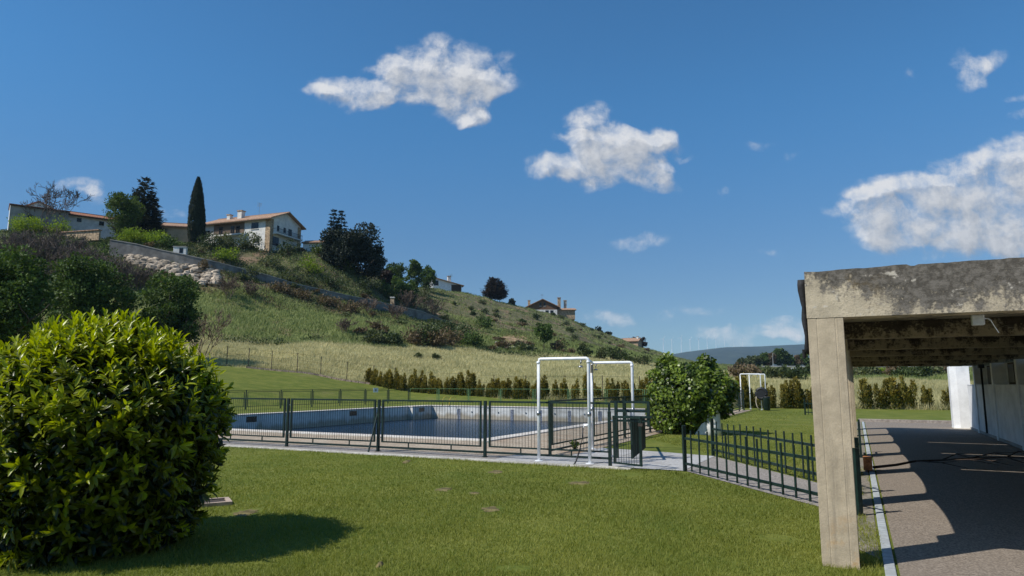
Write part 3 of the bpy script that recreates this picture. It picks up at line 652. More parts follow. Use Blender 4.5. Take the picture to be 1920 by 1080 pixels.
# building wall at the right of the walkway
bw = fthing('white_building', 'white painted building wall with high dark windows along the walkway', 'building', 3.62, 5.0)
mb = MB(); mb.box(.04, .6, -9, 25.2, -.1, 1.60); mb.build('wall', M['white_wall'], bw)
mb = MB(); mb.box(.35, .6, -9, 25.2, 1.602, 2.27); mb.build('upper_wall', M['white_wall'], bw)
for k in range(NB):
    t = CT0 - 5 + k * CSP; mb = MB(); mb.box(0, .348, t - .02, t + .22, 0, 2.27); mb.build('pier', M['white_wall'], bw, bevel=.006)
    if k < NB - 1:
        for q in (.28, .64):
            a = t + .22 + (CSP - .24) * q - .35; fr = MB(); fr.box(.30, .348, a, a + .95, 1.64, 2.25); f_ = fr.build('window', M['dark_wood'], bw); g_ = MB(); g_.box(.285, .299, a + .06, a + .89, 1.69, 2.2); g_.build('pane', M['dark_window'], f_)
mb = MB(); mb.box(.03, .346, -9, 25.2, 1.602, 1.635); mb.build('ledge', M['white_wall'], bw)
mb = MB(); mb.box(.018, .04, -9, 25.2, 0.02, .10); mb.build('plinth', M['grey_plaster'], bw)
mb = MB(); mb.tube([(-.02, 21.3, 2.2), (-.02, 21.3, .12)], .03, 8); mb.build('downpipe', M['black'], bw, True)
mb = MB(); mb.box(-.10, .06, 21.2, 21.42, 2.15, 2.27); mb.build('gutter_box', M['black'], bw)
pl = fthing('white_end_pillar', 'sunlit white rendered pillar at the far end of the building wall', 'pillar', 3.17, 30.6)
mb = MB(); mb.prism([(0, .0), (.2, -.18), (.62, -.18), (.62, .55), (0, .55)], 0, 2.30); mb.build('shaft', M['white_wall'], pl, bevel=.01)
mb = MB(); mb.box(-.012, .632, -.19, .56, 0.0, .05); mb.build('foot', M['ivory'], pl)
# far wooden/brick block and dead branch
bk = fthing('loose_brick', 'single orange brick standing on the kerb beside the dead branch', 'brick', .13, 14.95, .037)
mb = MB(); mb.box(-.1, .05, -.14, .16, 0, .24); mb.build('block', M['brick'], bk, bevel=.008)
br = fthing('dead_branch', 'long dark dead branch lying across the paving', 'branch', .2, 15.1, .05)
mb = MB(); random.seed(21)
main = [(0, 0, .02), (.4, .35, .05), (.75, .75, .1), (1.2, .95, .12), (1.7, 1.15, .16), (2.3, 1.2, .2), (3.0, 1.1, .22)]
mb.tube(main, .028, 6, .01)
for (i_, dx, dy, dz) in ((2, .8, -.5, .02), (3, .9, -.25, .05), (4, .9, .5, .1), (4, .6, -.6, .0), (5, .7, -.6, -.1), (5, .5, .5, .1), (3, .6, .6, .1)):
    p = main[i_]; mb.tube([p, (p[0] + dx * .5, p[1] + dy * .6, p[2] + dz), (p[0] + dx, p[1] + dy, max(.02, p[2] + dz * .5 - .05))], .014, 5, .004)
    mb.tube([(p[0] + dx * .5, p[1] + dy * .6, p[2] + dz), (p[0] + dx * .9, p[1] + dy * .3, p[2] + dz + .03)], .008, 4, .003)
mb.build('wood', M['dark_wood'], br, True)

# ------------------------------------------------------------------ FENCES
def mesh_panel(root, p, q, z0, z1, mat_=None, step=.075, fr=.04, wire=.007, horiz=0):
    mat_ = mat_ or M['green_metal']; p = Vector((*p, 0)); q = Vector((*q, 0)); L = (q - p).length; d = (q - p) / L
    mb = MB(); Z = lambda a, z: tuple(p + d * a + Vector((0, 0, z)))
    mb.bar(Z(0, z1), Z(L, z1), fr, fr); mb.bar(Z(0, z0), Z(L, z0), fr * .8, fr * .8); mb.bar(Z(fr / 2, z0 + fr * .4), Z(fr / 2, z1 - fr * .5), fr, fr); mb.bar(Z(L - fr / 2, z0 + fr * .4), Z(L - fr / 2, z1 - fr * .5), fr, fr)
    o = mb.build('panel_frame', mat_, root)
    mb = MB(); n = max(2, int(L / step))
    for k in range(1, n): mb.bar(Z(L * k / n, z0 + fr * .4), Z(L * k / n, z1 - fr * .5), wire, wire)
    for k in range(horiz):
        z = z0 + (z1 - z0) * (k + 1) / (horiz + 1); mb.bar(Z(fr, z), Z(L - fr, z), wire, wire)
    mb.build('wire_mesh', mat_, o)
def post_(root, p, h, w=.06, m_=None, base=True):
    mb = MB(); mb.box(p[0] - w/2, p[0] + w/2, p[1] - w/2, p[1] + w/2, -.05, h)
    if base: mb.box(p[0] - w * .9, p[0] + w * .9, p[1] - w * .9, p[1] + w * .9, .018, .03)
    return mb.build('post', m_ or M['green_metal'], root)
pf = fthing('pool_fence', 'dark green wire mesh fence on posts between the front lawn and the pool', 'fence', 0, 13.9)
ps = [-4.62, -7.62, -10.62, -13.62, -16.62, -19.62, -22.62]
for k, s in enumerate(ps):
    if k: post_(pf, (s, 0), 1.27)
    if k < len(ps) - 1:
        mesh_panel(pf, (ps[k + 1] + .10, 0), (s - (.10 if k else .02), 0), .25, 1.25)
        mb = MB(); mb.bar((ps[k + 1] + .03, 0, .12), (s - (.03 if k else .0), 0, .12), .035, .045)
        for a in (.3, .7): x = s + (ps[k + 1] - s) * a; mb.bar((x, 0, .145), (x, 0, .232), .025, .025)
        mb.build('bottom_rail', M['green_metal'], pf)
        for zz in (.35, 1.1):
            mb = MB(); mb.bar((ps[k + 1] + .03, 0, zz), (ps[k + 1] + .10, 0, zz), .02); mb.build('bracket', M['steel'], pf)
mb = MB(); mb.bar((-10.72, -.25, 0), (-10.66, 0, .95), .03); mb.build('brace', M['green_metal'], pf)
sf = fthing('side_fence', 'dark green mesh fence along the right side of the pool deck, behind the ivy mound', 'fence', -6.45, 14.9)
ts = [0, 2.9, 5.8, 8.7, 11.6, 14.5, 17.4, 20.3, 23.2, 26.1, 29.0, 31.0]
for k, t in enumerate(ts):
    post_(sf, (0, t), 1.27)
    if k < len(ts) - 1:
        mesh_panel(sf, (0, t + .1), (0, ts[k + 1] - .1), .25, 1.25, step=.09)
        mb = MB(); mb.bar((0, t + .03, .12), (0, ts[k + 1] - .03, .12), .04); mb.build('bottom_rail', M['green_metal'], sf)
mb = MB(); mb.bar((.35, 5.5, 0), (.04, 5.75, .9), .035); mb.build('brace', M['green_metal'], sf)
lf = fthing('left_fence', 'dark green low mesh fence on the lawn beyond the left edge of the pool', 'fence', -35, 17)
ts = np.arange(0, 33.1, 3.0)
for k, t in enumerate(ts):
    post_(lf, (0, t), 1.27, .055, base=False)
    if k < len(ts) - 1:
        mesh_panel(lf, (0, t + .12), (0, ts[k + 1] - .12), .22, 1.15, step=.12, fr=.035, wire=.006)
        mb = MB(); mb.bar((0, t + .03, 1.25), (0, ts[k + 1] - .03, 1.25), .03); mb.build('top_rail', M['green_metal'], lf)
sg = fthing('fence_plaque', 'tiny white square notice fixed to the left lawn fence', 'sign', -34.93, 17 + 28.2, .98)
mb = MB(); mb.box(0, .015, -.32, .32, 0, .36); mb.build('board', M['sign'], sg); mb = MB(); mb.box(.0155, .02, -.12, .12, .08, .26); mb.build('dark_mark', M['steel'], sg)
ff = fthing('far_fence', 'thin pale green wire fence across the lawn beyond the far end of the pool', 'fence', -35, 50)
xs = np.arange(0, 27.1, 3.0)
for k, x in enumerate(xs):
    if k: post_(ff, (x, 0), 1.27, .05, M['light_green_metal'], False)
    if k < len(xs) - 1: mesh_panel(ff, (x + .12, 0), (xs[k + 1] - .12, 0), .08, 1.25, M['light_green_metal'], .25, .03, .004)
# gate
ga = thing('mesh_gate', 'open dark green mesh gate leaf standing ajar beside the white shower', 'gate', W(-4.50, 13.42), -PHI)
mb = MB(); mb.box(-.03, .03, -.03, .03, -.05, 1.10); mb.build('hinge_post', M['green_metal'], ga)
ex, ey = .74, -.30
mesh_panel(ga, (.10 * .92, -.04), (ex, ey), .10, 1.00, step=.06, fr=.042)
for zz in (.22, .92):
    mb = MB(); mb.tube([(.02, 0, zz), (.09, -.035, zz)], .02, 8); mb.build('hinge', M['steel'], ga)
mb = MB(); mb.box(ex - .06, ex + .03, ey - .02, ey + .05, .84, .90); mb.build('latch', M['rust'], ga)
eb = thing('entry_barrier', 'tall green barred entry frame with a solid panel just behind the open gate', 'barrier', W(-4.55, 15.0), -PHI)
for x in (-.32, .42): mb = MB(); mb.box(x - .03, x + .03, -.03, .03, -.05 if x < 0 else .72, 1.27); mb.build('upright', M['green_metal'], eb)
for z in (1.25, 1.05, .84): mb = MB(); mb.bar((-.45 if z > 1.2 else -.29, 0, z), (.45 if z > 1.2 else .39, 0, z), .03, .05); mb.build('rail', M['green_metal'], eb)
mb = MB(); mb.slab([(.0, .0, .02), (.16, .5, .22), (.16, .5, .92), (.0, .0, .92)], (.045, -.01, 0)); mb.build('panel', M['green_metal'], eb)
mb = MB(); mb.box(-.10, .5, -.05, .03, .90, .95); mb.build('cap_rail', M['green_metal'], eb)
# picket railings
def railing(name, label, A, B, extra=None, step=.29, hgt=.84):
    a = Vector(W(*A)); b = Vector(W(*B)); L = (b - a).length; rz = math.atan2(b.y - a.y, b.x - a.x)
    o = thing(name, label, 'railing', tuple(a), rz)
    for x in (0, L): mb = MB(); mb.box(x - .03, x + .03, -.03, .03, -.05, hgt + (.02 if x == 0 else 0)); mb.build('post', M['green_metal'], o)
    for z in (.15, .62): mb = MB(); mb.bar((.03, 0, z), (L - .03, 0, z), .028, .045); mb.build('rail', M['green_metal'], o)
    n = int(L / step); pm = [];
    for k in range(1, n):
        x = L * k / n; mb = MB(); mb.box(x - .019, x + .019, -.030, -.015, .03, hgt - .05 + random.uniform(-.015, .02)); mb.build('picket', M['green_metal'], o)
    return o
railing('picket_railing', 'green picket railing along the lawn side of the gravel path, ending at the concrete post', (-3.02, 13.45), (-.06, 9.95))
railing('picket_railing', 'green picket railing on the far side of the gravel path below the ivy mound', (-3.05, 16.5), (-.06, 11.9))
railing('picket_railing', 'short dark railing by the hedge near the farther white shower', (-2.55, 40.5), (-.6, 37.8), step=.32)
vl = fthing('verge_rail', 'low green post and rail beside the kerb under the canopy edge', 'rail', .0, 17.6)
for t in (0, 1.2): mb = MB(); mb.box(-.025, .025, t - .025, t + .025, -.05, .8); mb.build('post', M['green_metal'], vl)
for z in (.15, .6): mb = MB(); mb.bar((0, .03, z), (0, 1.17, z), .03, .04); mb.build('rail', M['green_metal'], vl)

# ------------------------------------------------------------------ SHOWERS
def shower(name, label, s, t, w, dt, h=2.19, ds=0.0, z=0.0):
    o = fthing(name, label, 'shower', s, t, z); r = .034
    def frame(x0, x1, y):
        c = .05; mb = MB(); mb.tube([(x0, y, -.03), (x0, y, h - c), (x0 + c * .3, y, h - c * .3), (x0 + c, y, h), (x1 - c, y, h), (x1 - c * .3, y, h - c * .3), (x1, y, h - c), (x1, y, -.03)], r, 10); mb.build('pipe_frame', M['white_pipe'], o, True)
        for x in (x0, x1):
            mb = MB(); mb.tube([(x, y, .98), (x, y, 1.06)], r * 1.35, 10); mb.build('valve', M['steel'], o, True)
            mb = MB(); mb.tube([(x, y, h - .10), (x, y, h - .055)], r * 1.25, 10); mb.build('coupling', M['white_pipe'], o, True)
            mb = MB(); mb.lathe([(.09, 0.016), (.09, .026), (.045, .03)], 12, (x, y)); mb.build('foot_plate', M['white_pipe'], o)
    frame(0, w, 0); frame(ds, w + ds * .3, dt)
    mb = MB(); mb.tube([(w, .0, h - .04), (ds + .05, dt, h - .02)], .03, 8); mb.build('cross_pipe', M['white_pipe'], o, True)
    for (x, y) in ((w * .87, 0), (ds + w * .12, dt)):
        mb = MB(); mb.tube([(x, y - .03, h - .03), (x, y - .06, h - .12)], .014, 8); mb.lathe([(.018, h - .15), (.05, h - .17), (.055, h - .19), (.01, h - .195)], 10, (x, y - .065)); mb.build('shower_head', M['steel'], o, True)
    return o
s1 = shower('outdoor_shower', 'tall white pipe shower frame beside the open mesh gate', -6.2, 13.72, 1.16, 3.05, 2.19, .12)
mb = MB(); mb.box(.09, .20, 2.8, 2.96, 1.93, 2.14); mb.build('tan_box', M['tan_board'], s1)
mb = MB(); mb.tube([(1.16, 0, .80), (1.05, -.02, .80), (1.04, -.02, .74)], .028, 8); mb.build('tap', M['white_pipe'], s1, True)
ho = fthing('garden_hose', 'black hose hanging from the tap of the nearer white shower', 'hose', -6.2 + 1.03, 13.68, 0)
mb = MB(); mb.tube([(.0, 0, .75), (.0, -.02, .55), (-.05, -.06, .3), (-.1, -.15, .08), (-.13, -.2, .0), (-.1, -.33, .02), (.02, -.45, .015), (.2, -.5, .02), (.35, -.42, .02)], .016, 8); mb.build('tube', M['black'], ho, True)
s2 = shower('outdoor_shower', 'smaller-looking farther white pipe shower frame near the hedge', -6.6, 45.9, 1.22, 1.5, 2.25, .35, .03)
rl = fthing('hose_reel', 'round black hose reel hung on the farther white shower', 'hose reel', -6.6 + 1.25, 45.75, 1.05)
mb = MB(); o_ = []
mb.tube([(.30 * math.cos(a), 0, .30 * math.sin(a)) for a in np.linspace(0, 2 * math.pi, 25)], .10, 8); mb.build('hose_coil', M['black'], rl, True)
mb = MB(); mb.lathe([(.24, -.08), (.24, .08)], 16); o_ = mb.build('drum', M['black'], rl); o_.rotation_euler = (R(90), 0, 0)
mb = MB(); mb.tube([(-.3, -.05, -.15), (-.34, -.08, -.5), (-.28, -.1, -.8), (-.12, -.1, -1.03)], .03, 6); mb.build('hanging_hose', M['tan_board'], rl, True)
bn = fthing('waste_bin', 'slim dark bin standing under the hose reel of the farther shower', 'bin', -6.6 + 1.55, 45.6, .03)
mb = MB(); mb.lathe([(.17, 0), (.2, .05), (.21, .74), (.23, .78), (.19, .8)], 14); mb.build('body', M['green_metal'], bn, True); mb = MB(); mb.lathe([(.235, .79), (.2, .84), (.03, .87)], 14); mb.build('lid', M['black'], bn, True)

# ------------------------------------------------------------------ LAWN GRASS
PATCH = []
for (u, v, ru, rv) in ((832,918,17,4),(920,955,22,6),(890,925,12,3),(1085,906,26,4),(930,885,18,3.4),(762,866,7,3),(712,1060,8,6),(460,962,26,9),(960,1066,34,6),(1460,1010,40,7),(1180,890,26,4)):
    d = ray(u, v); Y = (-CAM_H) * d[1] / d[2]; PATCH.append((d[0] / d[1] * Y, Y, ru * Y / 1290, rv * Y * Y / (1290 * 1.65)))
def in_view(x, y, mg=.03): r = x / y; return (r > rr(0, 1080) - .12) & (r < rr(1920, 1080) + .05)
def lawn_field(n, y0, y1, hgt, wid):
    Y = y0 * (y1 / y0) ** rng.random(n); r = rng.uniform(-.80, .62, n); x = r * Y; s, t = ST(x, Y)
    ok = np.ones(n, bool)
    near = (t < 13.18) & (s < -.42)
    # lawn side of the railing path
    e = (t - 13.45) * (-.06 + 3.02) - (s + 3.02) * (9.95 - 13.45)
    near &= ~((s > -3.1) & (e > -.35))
    rl_ = (s > -5.9) & (s < -.42) & (t > 16.95) & (t < 46) & (((t - 16.6) * 2.99 - (s + 3.05) * (11.9 - 16.5)) > .3)
    rl_ |= (s > -2.9) & (s < -.42) & (t > 12.6) & (t < 46) & (((t - 16.5) * 2.99 - (s + 3.05) * (11.9 - 16.5)) > .3)
    ok = near | rl_ | ((s > -.42) & (s < .12) & (t < 31) & (t > 6.5) & (vnoise(s * 4 + 9, t, .8) > .60) & (rng.random(n) < .8)) | ((t > 13.1) & (t < 13.27) & (s < -3.1) & (vnoise(x, Y, .5) > .45)) | ((s > -.45) & (s < .1) & (t < 9.5) & (rng.random(n) < .7))
    edge = ((t > 13.0) & (t < 13.3) & (s < -3.0))
    for (px, py, rx, ry) in PATCH: ok &= ~((((x - px) / rx) ** 2 + ((Y - py) / ry) ** 2 < .5 + .9 * vnoise(x * 9, Y * 9, 1.0)) & (rng.random(n) < .93))
    x, Y = x[ok], Y[ok]; n = len(x)
    P = np.stack([x, Y, np.zeros(n)], 1); A = np.stack([rng.normal(0, .5, n), rng.normal(0, .5, n), np.ones(n)], 1)
    pat = vnoise(x, Y, 1.7) * .55 + vnoise(x + 40, Y, .45) * .3 + vnoise(x - 17, Y + 9, 4.0) * .55 - .12
    hh = hgt * np.clip(11 / Y, .35, 1) * (.55 + .8 * rng.random(n)) * (.75 + .5 * vnoise(x, Y, .6)); k = np.maximum(Y / 8, .8); st_, tt_ = ST(x, Y); hh = hh * (1 + 1.3 * ((tt_ > 12.85) & (st_ < -3)) * rng.random(n) + 1.0 * (st_ > -.42) * rng.random(n))
    dry = np.clip((vnoise(x + 5, Y + 3, 1.9) - .66) * 3, 0, 1)
    return leaves(P, A, rdir(n), hh, wid * k, np.clip(pat * .75 + rng.random(n) * .35 - .1 + dry * .5, 0, 1.1), 'blade')
V, F, T = lawn_field(640000, 4.6, 46, .036, .0065)
g_ = npmesh('lawn_grass', V, F, L_['lawn'], None, T); tag(g_, 'mown green grass of the front lawn', 'grass', kind='stuff')
# worn soil patches
def patch(u, v, ru, rv, label):
    d = ray(u, v); Y = (-CAM_H) * d[1] / d[2]; x = d[0] / d[1] * Y
    mb = MB(); n = 22; rx = ru * Y / 1290; ry = rv * Y * Y / (1290 * 1.65); pts = []
    ph = [random.uniform(.65, 1.2) for _ in range(n)]
    hz_ = .03 if 'molehill' in label else .008
    for ring, (f, z) in enumerate(((1.0, .002), (.55, hz_ * .7))): pts += [(rx * f * ph[k] * math.cos(6.283*k/n), ry * f * ph[k] * math.sin(6.283*k/n), z + random.uniform(0, .003)) for k in range(n)]
    pts.append((0, 0, hz_)); fs = [(k, (k+1)%n, n+(k+1)%n, n+k) for k in range(n)] + [(n+k, n+(k+1)%n, 2*n) for k in range(n)]
    mb._add(pts, fs); o = mb.build('soil_patch', M['soil'], None, True); o.location = (x, Y, .0); tag(o, label, 'soil patch')
patch(832, 918, 15, 3.5, 'reddish worn soil patch in the middle of the front lawn')
patch(920, 955, 18, 4.5, 'larger crumbly soil patch on the lawn below the white shower')
patch(890, 925, 10, 2.5, 'small soil scrape between the two larger lawn patches')
patch(1085, 906, 22, 3.5, 'flat earth scrape on the lawn just in front of the white shower')
patch(930, 885, 14, 3, 'thin soil scrape near the top of the lawn below the fence')
patch(762, 866, 6, 3, 'dark molehill close to the pool fence')
patch(712, 1060, 6, 5, 'dark molehill near the bottom of the lawn')
patch(460, 962, 22, 7, 'brown bare patch beside the round laurel bush')
va = thing('valve_box', 'square stone-framed valve box set in the lawn beside the round laurel bush', 'valve box', (at(400, 945, 9.8)[0], 9.8, 0), .5)
for (a, b) in (((-.2, -.2), (.2, -.2)), ((.2, -.2), (.2, .2)), ((.2, .2), (-.2, .2)), ((-.2, .2), (-.2, -.2))):
    pass
mb = MB(); mb.box(-.22, .22, -.22, -.16, 0, .05); mb.box(-.22, .22, .16, .22, 0, .05); mb.box(-.22, -.16, -.159, .159, 0, .05); mb.box(.16, .22, -.159, .159, 0, .05); mb.build('frame', M['valve_frame'], va)
mb = MB(); mb.box(-.158, .158, -.158, .158, 0, .03); mb.build('lid', M['rust'], va)

# ------------------------------------------------------------------ ROUND LAUREL BUSH
def laurel():
    root = thing('laurel_bush', 'big round clipped laurel bush with glossy leaves on the front lawn', 'bush', (-4.30, 7.25, 0))
    prof = np.array([(.02, .74), (.25, .86), (.6, .98), (1.0, 1.09), (1.4, 1.13), (1.65, 1.02), (1.85, .83), (2.03, .56), (2.14, .28), (2.18, .0)])
    def surf(n, shrink=0.0):
        seg = np.hypot(np.diff(prof[:, 0]), np.diff(prof[:, 1])); rm = (prof[1:, 1] + prof[:-1, 1]) / 2; wgt = seg * (rm + .05); wgt /= wgt.sum()
        i = rng.choice(len(wgt), n, p=wgt); f = rng.random(n); z = prof[i, 0] + (prof[i+1, 0] - prof[i, 0]) * f; r = prof[i, 1] + (prof[i+1, 1] - prof[i, 1]) * f
        dz = prof[i+1, 0] - prof[i, 0]; dr = prof[i+1, 1] - prof[i, 1]; a = rng.random(n) * 2 * np.pi
        lump = 1 + .16 * (vnoise(a * 3 + 20, z * 2.6, .7) - .5) + .05 * np.sin(a * 3 + z * 2)
        nn = unit(np.stack([np.cos(a) * dz, np.sin(a) * dz, -dr], 1))
        P = np.stack([np.cos(a) * r * lump, np.sin(a) * r * lump, z], 1) - nn * np.asarray(shrink).reshape(-1, 1) if np.ndim(shrink) else np.stack([np.cos(a) * r * lump, np.sin(a) * r * lump, z], 1) - nn * shrink
        return P, nn
    parts = []
    ns = 2100; P, nn = surf(ns, rng.uniform(-.03, .16, ns))
    ax = unit(nn * .75 + np.array([0, 0, 1]) * (.25 + .75 * np.clip(P[:, 2:3] / 2.1, 0, 1)) * .8 + rdir(ns) * .35)
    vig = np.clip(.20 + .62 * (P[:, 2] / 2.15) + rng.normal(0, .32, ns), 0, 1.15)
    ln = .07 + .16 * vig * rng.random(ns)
    for k in range(9):
        f = k / 8.0; ang = 2.4 * k + rng.random(ns) * .6
        e1 = unit(np.cross(ax, rdir(ns))); e2 = np.cross(ax, e1); rad = e1 * np.cos(ang)[:, None] + e2 * np.sin(ang)[:, None]
        op = R(78) * (1 - f) + R(26) * f
        A = ax * math.cos(op) + rad * math.sin(op) + np.array([0, 0, -.22]) * (1 - f)
        Nn = ax * math.sin(op) - rad * math.cos(op) + rdir(ns) * .25
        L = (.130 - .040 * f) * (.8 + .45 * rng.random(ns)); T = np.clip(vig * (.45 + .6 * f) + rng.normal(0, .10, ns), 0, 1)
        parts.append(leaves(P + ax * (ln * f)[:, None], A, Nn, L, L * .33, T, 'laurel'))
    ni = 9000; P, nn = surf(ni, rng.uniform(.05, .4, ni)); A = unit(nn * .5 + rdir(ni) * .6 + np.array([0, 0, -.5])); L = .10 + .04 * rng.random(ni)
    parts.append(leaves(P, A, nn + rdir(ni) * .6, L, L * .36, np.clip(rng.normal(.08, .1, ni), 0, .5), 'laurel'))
    nt2 = 60; P, nn = surf(nt2 * 6); sel = P[:, 2] > 1.7; P = P[sel][:nt2]; n2 = len(P)      # taller shoots at the top
    for k in range(12):
        f = k / 11; ang = 2.4 * k; ax2 = unit(rdir(n2) * .22 + np.array([0, 0, 1])); e1 = unit(np.cross(ax2, rdir(n2))); op = R(60) * (1 - f) + R(18) * f
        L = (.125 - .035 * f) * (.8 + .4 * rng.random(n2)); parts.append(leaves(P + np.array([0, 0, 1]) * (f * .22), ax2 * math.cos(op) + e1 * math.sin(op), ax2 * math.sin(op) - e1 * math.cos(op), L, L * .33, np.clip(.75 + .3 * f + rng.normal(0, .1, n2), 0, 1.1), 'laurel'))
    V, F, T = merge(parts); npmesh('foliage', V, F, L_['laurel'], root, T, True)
    mb = MB()
    for k in range(12):
        a = k * .52; limb(mb, (math.cos(a) * .25, math.sin(a) * .25, -.05), (math.cos(a) * .3, math.sin(a) * .3, 1), .7, .03, 2, .4, .15, 3, 2, .65, .006)
    mb.build('stem', M['bark'], root, True)
laurel()

# ------------------------------------------------------------------ IVY MOUND on a white base
def ivy():
    x, y = at(1296, 800, 23.4)[0], 23.4
    root = thing('ivy_mound', 'large rounded ivy mass growing over the white pillar beside the path', 'ivy', (x, y, 0), -PHI)
    ells = [(0, 0, 1.32, 1.32, 1.1, .98), (-.35, 0, .74, 1.02, 1.0, .70), (.72, 0, 1.45, .80, .9, .62), (-.78, 0, 2.05, .48, .5, .55), (.55, 0, 2.24, .30, .35, .46), (-.05, 0, 2.0, 1.0, .8, .40), (-.95, 0, 1.3, .5, .7, .6), (.62, -.1, .98, .72, .8, .52)]
    pts, nrm = [], []
    for e in ells:
        n = int(5200 * (e[3] * e[5])) + 700; d = rdir(n); P = np.array(e[:3]) + d * np.array(e[3:6]); 
        inside = np.zeros(n, bool)
        for e2 in ells:
            if e2 is not e: inside |= (((P - np.array(e2[:3])) / np.array(e2[3:6])) ** 2).sum(1) < .80
        P, d = P[~inside], unit((d / np.array(e[3:6]))[~inside]); pts.append(P); nrm.append(d)
    P = np.concatenate(pts); d = np.concatenate(nrm); ok = P[:, 2] > .06; P, d = P[ok], d[ok]; n = len(P)
    lump = vnoise(P[:, 0] * 3 + P[:, 1] * 2, P[:, 2] * 3, 1.0) - .5; P = P + d * (lump * .32 + rng.uniform(-.16, .05, n))[:, None]
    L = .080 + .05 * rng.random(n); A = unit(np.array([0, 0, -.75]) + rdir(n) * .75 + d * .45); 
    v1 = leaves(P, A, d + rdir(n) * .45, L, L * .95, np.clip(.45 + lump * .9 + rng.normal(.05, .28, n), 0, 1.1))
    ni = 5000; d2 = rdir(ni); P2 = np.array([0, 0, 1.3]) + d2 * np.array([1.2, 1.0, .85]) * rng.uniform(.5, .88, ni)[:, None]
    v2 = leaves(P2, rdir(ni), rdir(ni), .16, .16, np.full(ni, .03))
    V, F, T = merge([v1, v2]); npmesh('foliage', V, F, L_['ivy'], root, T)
    mb = MB()
    for k in range(10):
        a = k * .63; limb(mb, (math.cos(a) * .4, math.sin(a) * .4, -.05), (math.cos(a) * .4, math.sin(a) * .4, 1), .8, .03, 2, .7, .1, 3, 2, .65, .008)
    mb.build('stem', M['bark'], root, True)
    p = thing('white_pillar', 'white rounded pillar and sloping base mostly covered by the ivy mound', 'pillar', (at(1338, 815, 22.6)[0], 22.6, 0), -PHI)
    mb = MB(); mb.lathe([(.25, -.05), (.235, .3), (.225, .9), (.22, 1.5)], 20); mb.build('shaft', M['white_base'], p, True)
    mb = MB(); mb.slab([(-.6, -.1, 0), (-.2, -.1, 0), (-.2, -.1, .46), (-.36, -.1, .36)], (0, .3, 0)); mb.build('sloping_base', M['white_base'], p, bevel=.03)
ivy()

# ------------------------------------------------------------------ HEDGE of young shrubs
def hedge_proto(k):
    root = thing('hedge_shrub', '', 'shrub', (0, 0, 0)); parts = []
    nst = random.randint(5, 8); h = 1.0
    for q in range(nst):
        a = random.random() * 6.28; rr_ = .26 * random.random(); hh = h * random.uniform(.5, .97) if q else 1.0; tip = np.array([math.cos(a) * rr_ * 1.2, math.sin(a) * rr_ * 1.2, hh]); b0 = np.array([math.cos(a) * rr_ * .5, math.sin(a) * rr_ * .5, 0])
        n = 300; f = rng.random(n) ** .95; rad = .20 * (1 - f ** 1.25) + .02; d = rdir(n)
        P = b0 + (tip - b0) * f[:, None] + d * np.array([1, 1, .5]) * (rad * (.5 + .6 * rng.random(n)))[:, None]; L = .075 + .05 * rng.random(n)
        parts.append(leaves(P, d * .6 + np.array([0, 0, .8]) + rdir(n) * .4, d + rdir(n) * .5, L, L * .5, np.clip(f * .75 + rng.normal(0, .25, n), 0, 1)))
    V, F, T = merge(parts); npmesh('foliage', V, F, L_['photinia'], root, T)
    mb = MB(); mb.tube([(0, 0, -.05), (.02, 0, .5)], .02, 5, .01); mb.build('stem', M['bark'], root)
    return root
protos = [hedge_proto(k) for k in range(6)]; used = [False] * 6
HU = [(690,722,74),(790,735,68),(959,749,62),(1110,752,58),(1200,754,54),(1380,765,48),(1450,766,47),(1620,767,45),(1800,770,43.5)]
HX = []
for (u, v, Y) in HU: HX.append((at(u, v, Y)[0], Y))
def along(poly, step):
    out = []; carry = 0
    for (a, b) in zip(poly[:-1], poly[1:]):
        a, b = np.array(a), np.array(b); L = np.linalg.norm(b - a); d = carry
        while d < L: out.append(a + (b - a) * d / L); d += step * random.uniform(.8, 1.22)
        carry = d - L
    return out
hi_ = 0
for p in along(HX, .98):
    x, y = p; u = 960 + x / y * 1293
    if 1245 < u < 1385 and random.random() < .4: continue
    k = random.randrange(6); hgt = random.uniform(1.4, 2.25) * (1.0 if u < 1400 else .9)
    if u < 1210: lab, grp = 'brown-green young hedge shrub in the row between the pool lawn and the dry field', 'hedge shrubs beyond the pool'
    elif u < 1560: lab, grp = 'brown-green young hedge shrub in the row behind and beside the farther white shower', 'hedge shrubs by the farther shower'
    else: lab, grp = 'brown-green young hedge shrub seen under the concrete canopy', 'hedge shrubs seen under the canopy'
    sc_ = (hgt * random.uniform(.85, 1.2),) * 2 + (hgt,)
    if not used[k]:
        o = protos[k]; used[k] = True; o.location = (x, y, Hs(x, y)); o.rotation_euler = (0, 0, random.random() * 6.28); o.scale = sc_; o['label'] = lab; o['group'] = grp
    else: dup(protos[k], (x, y, Hs(x, y)), random.random() * 6.28, lab, grp, sc_)
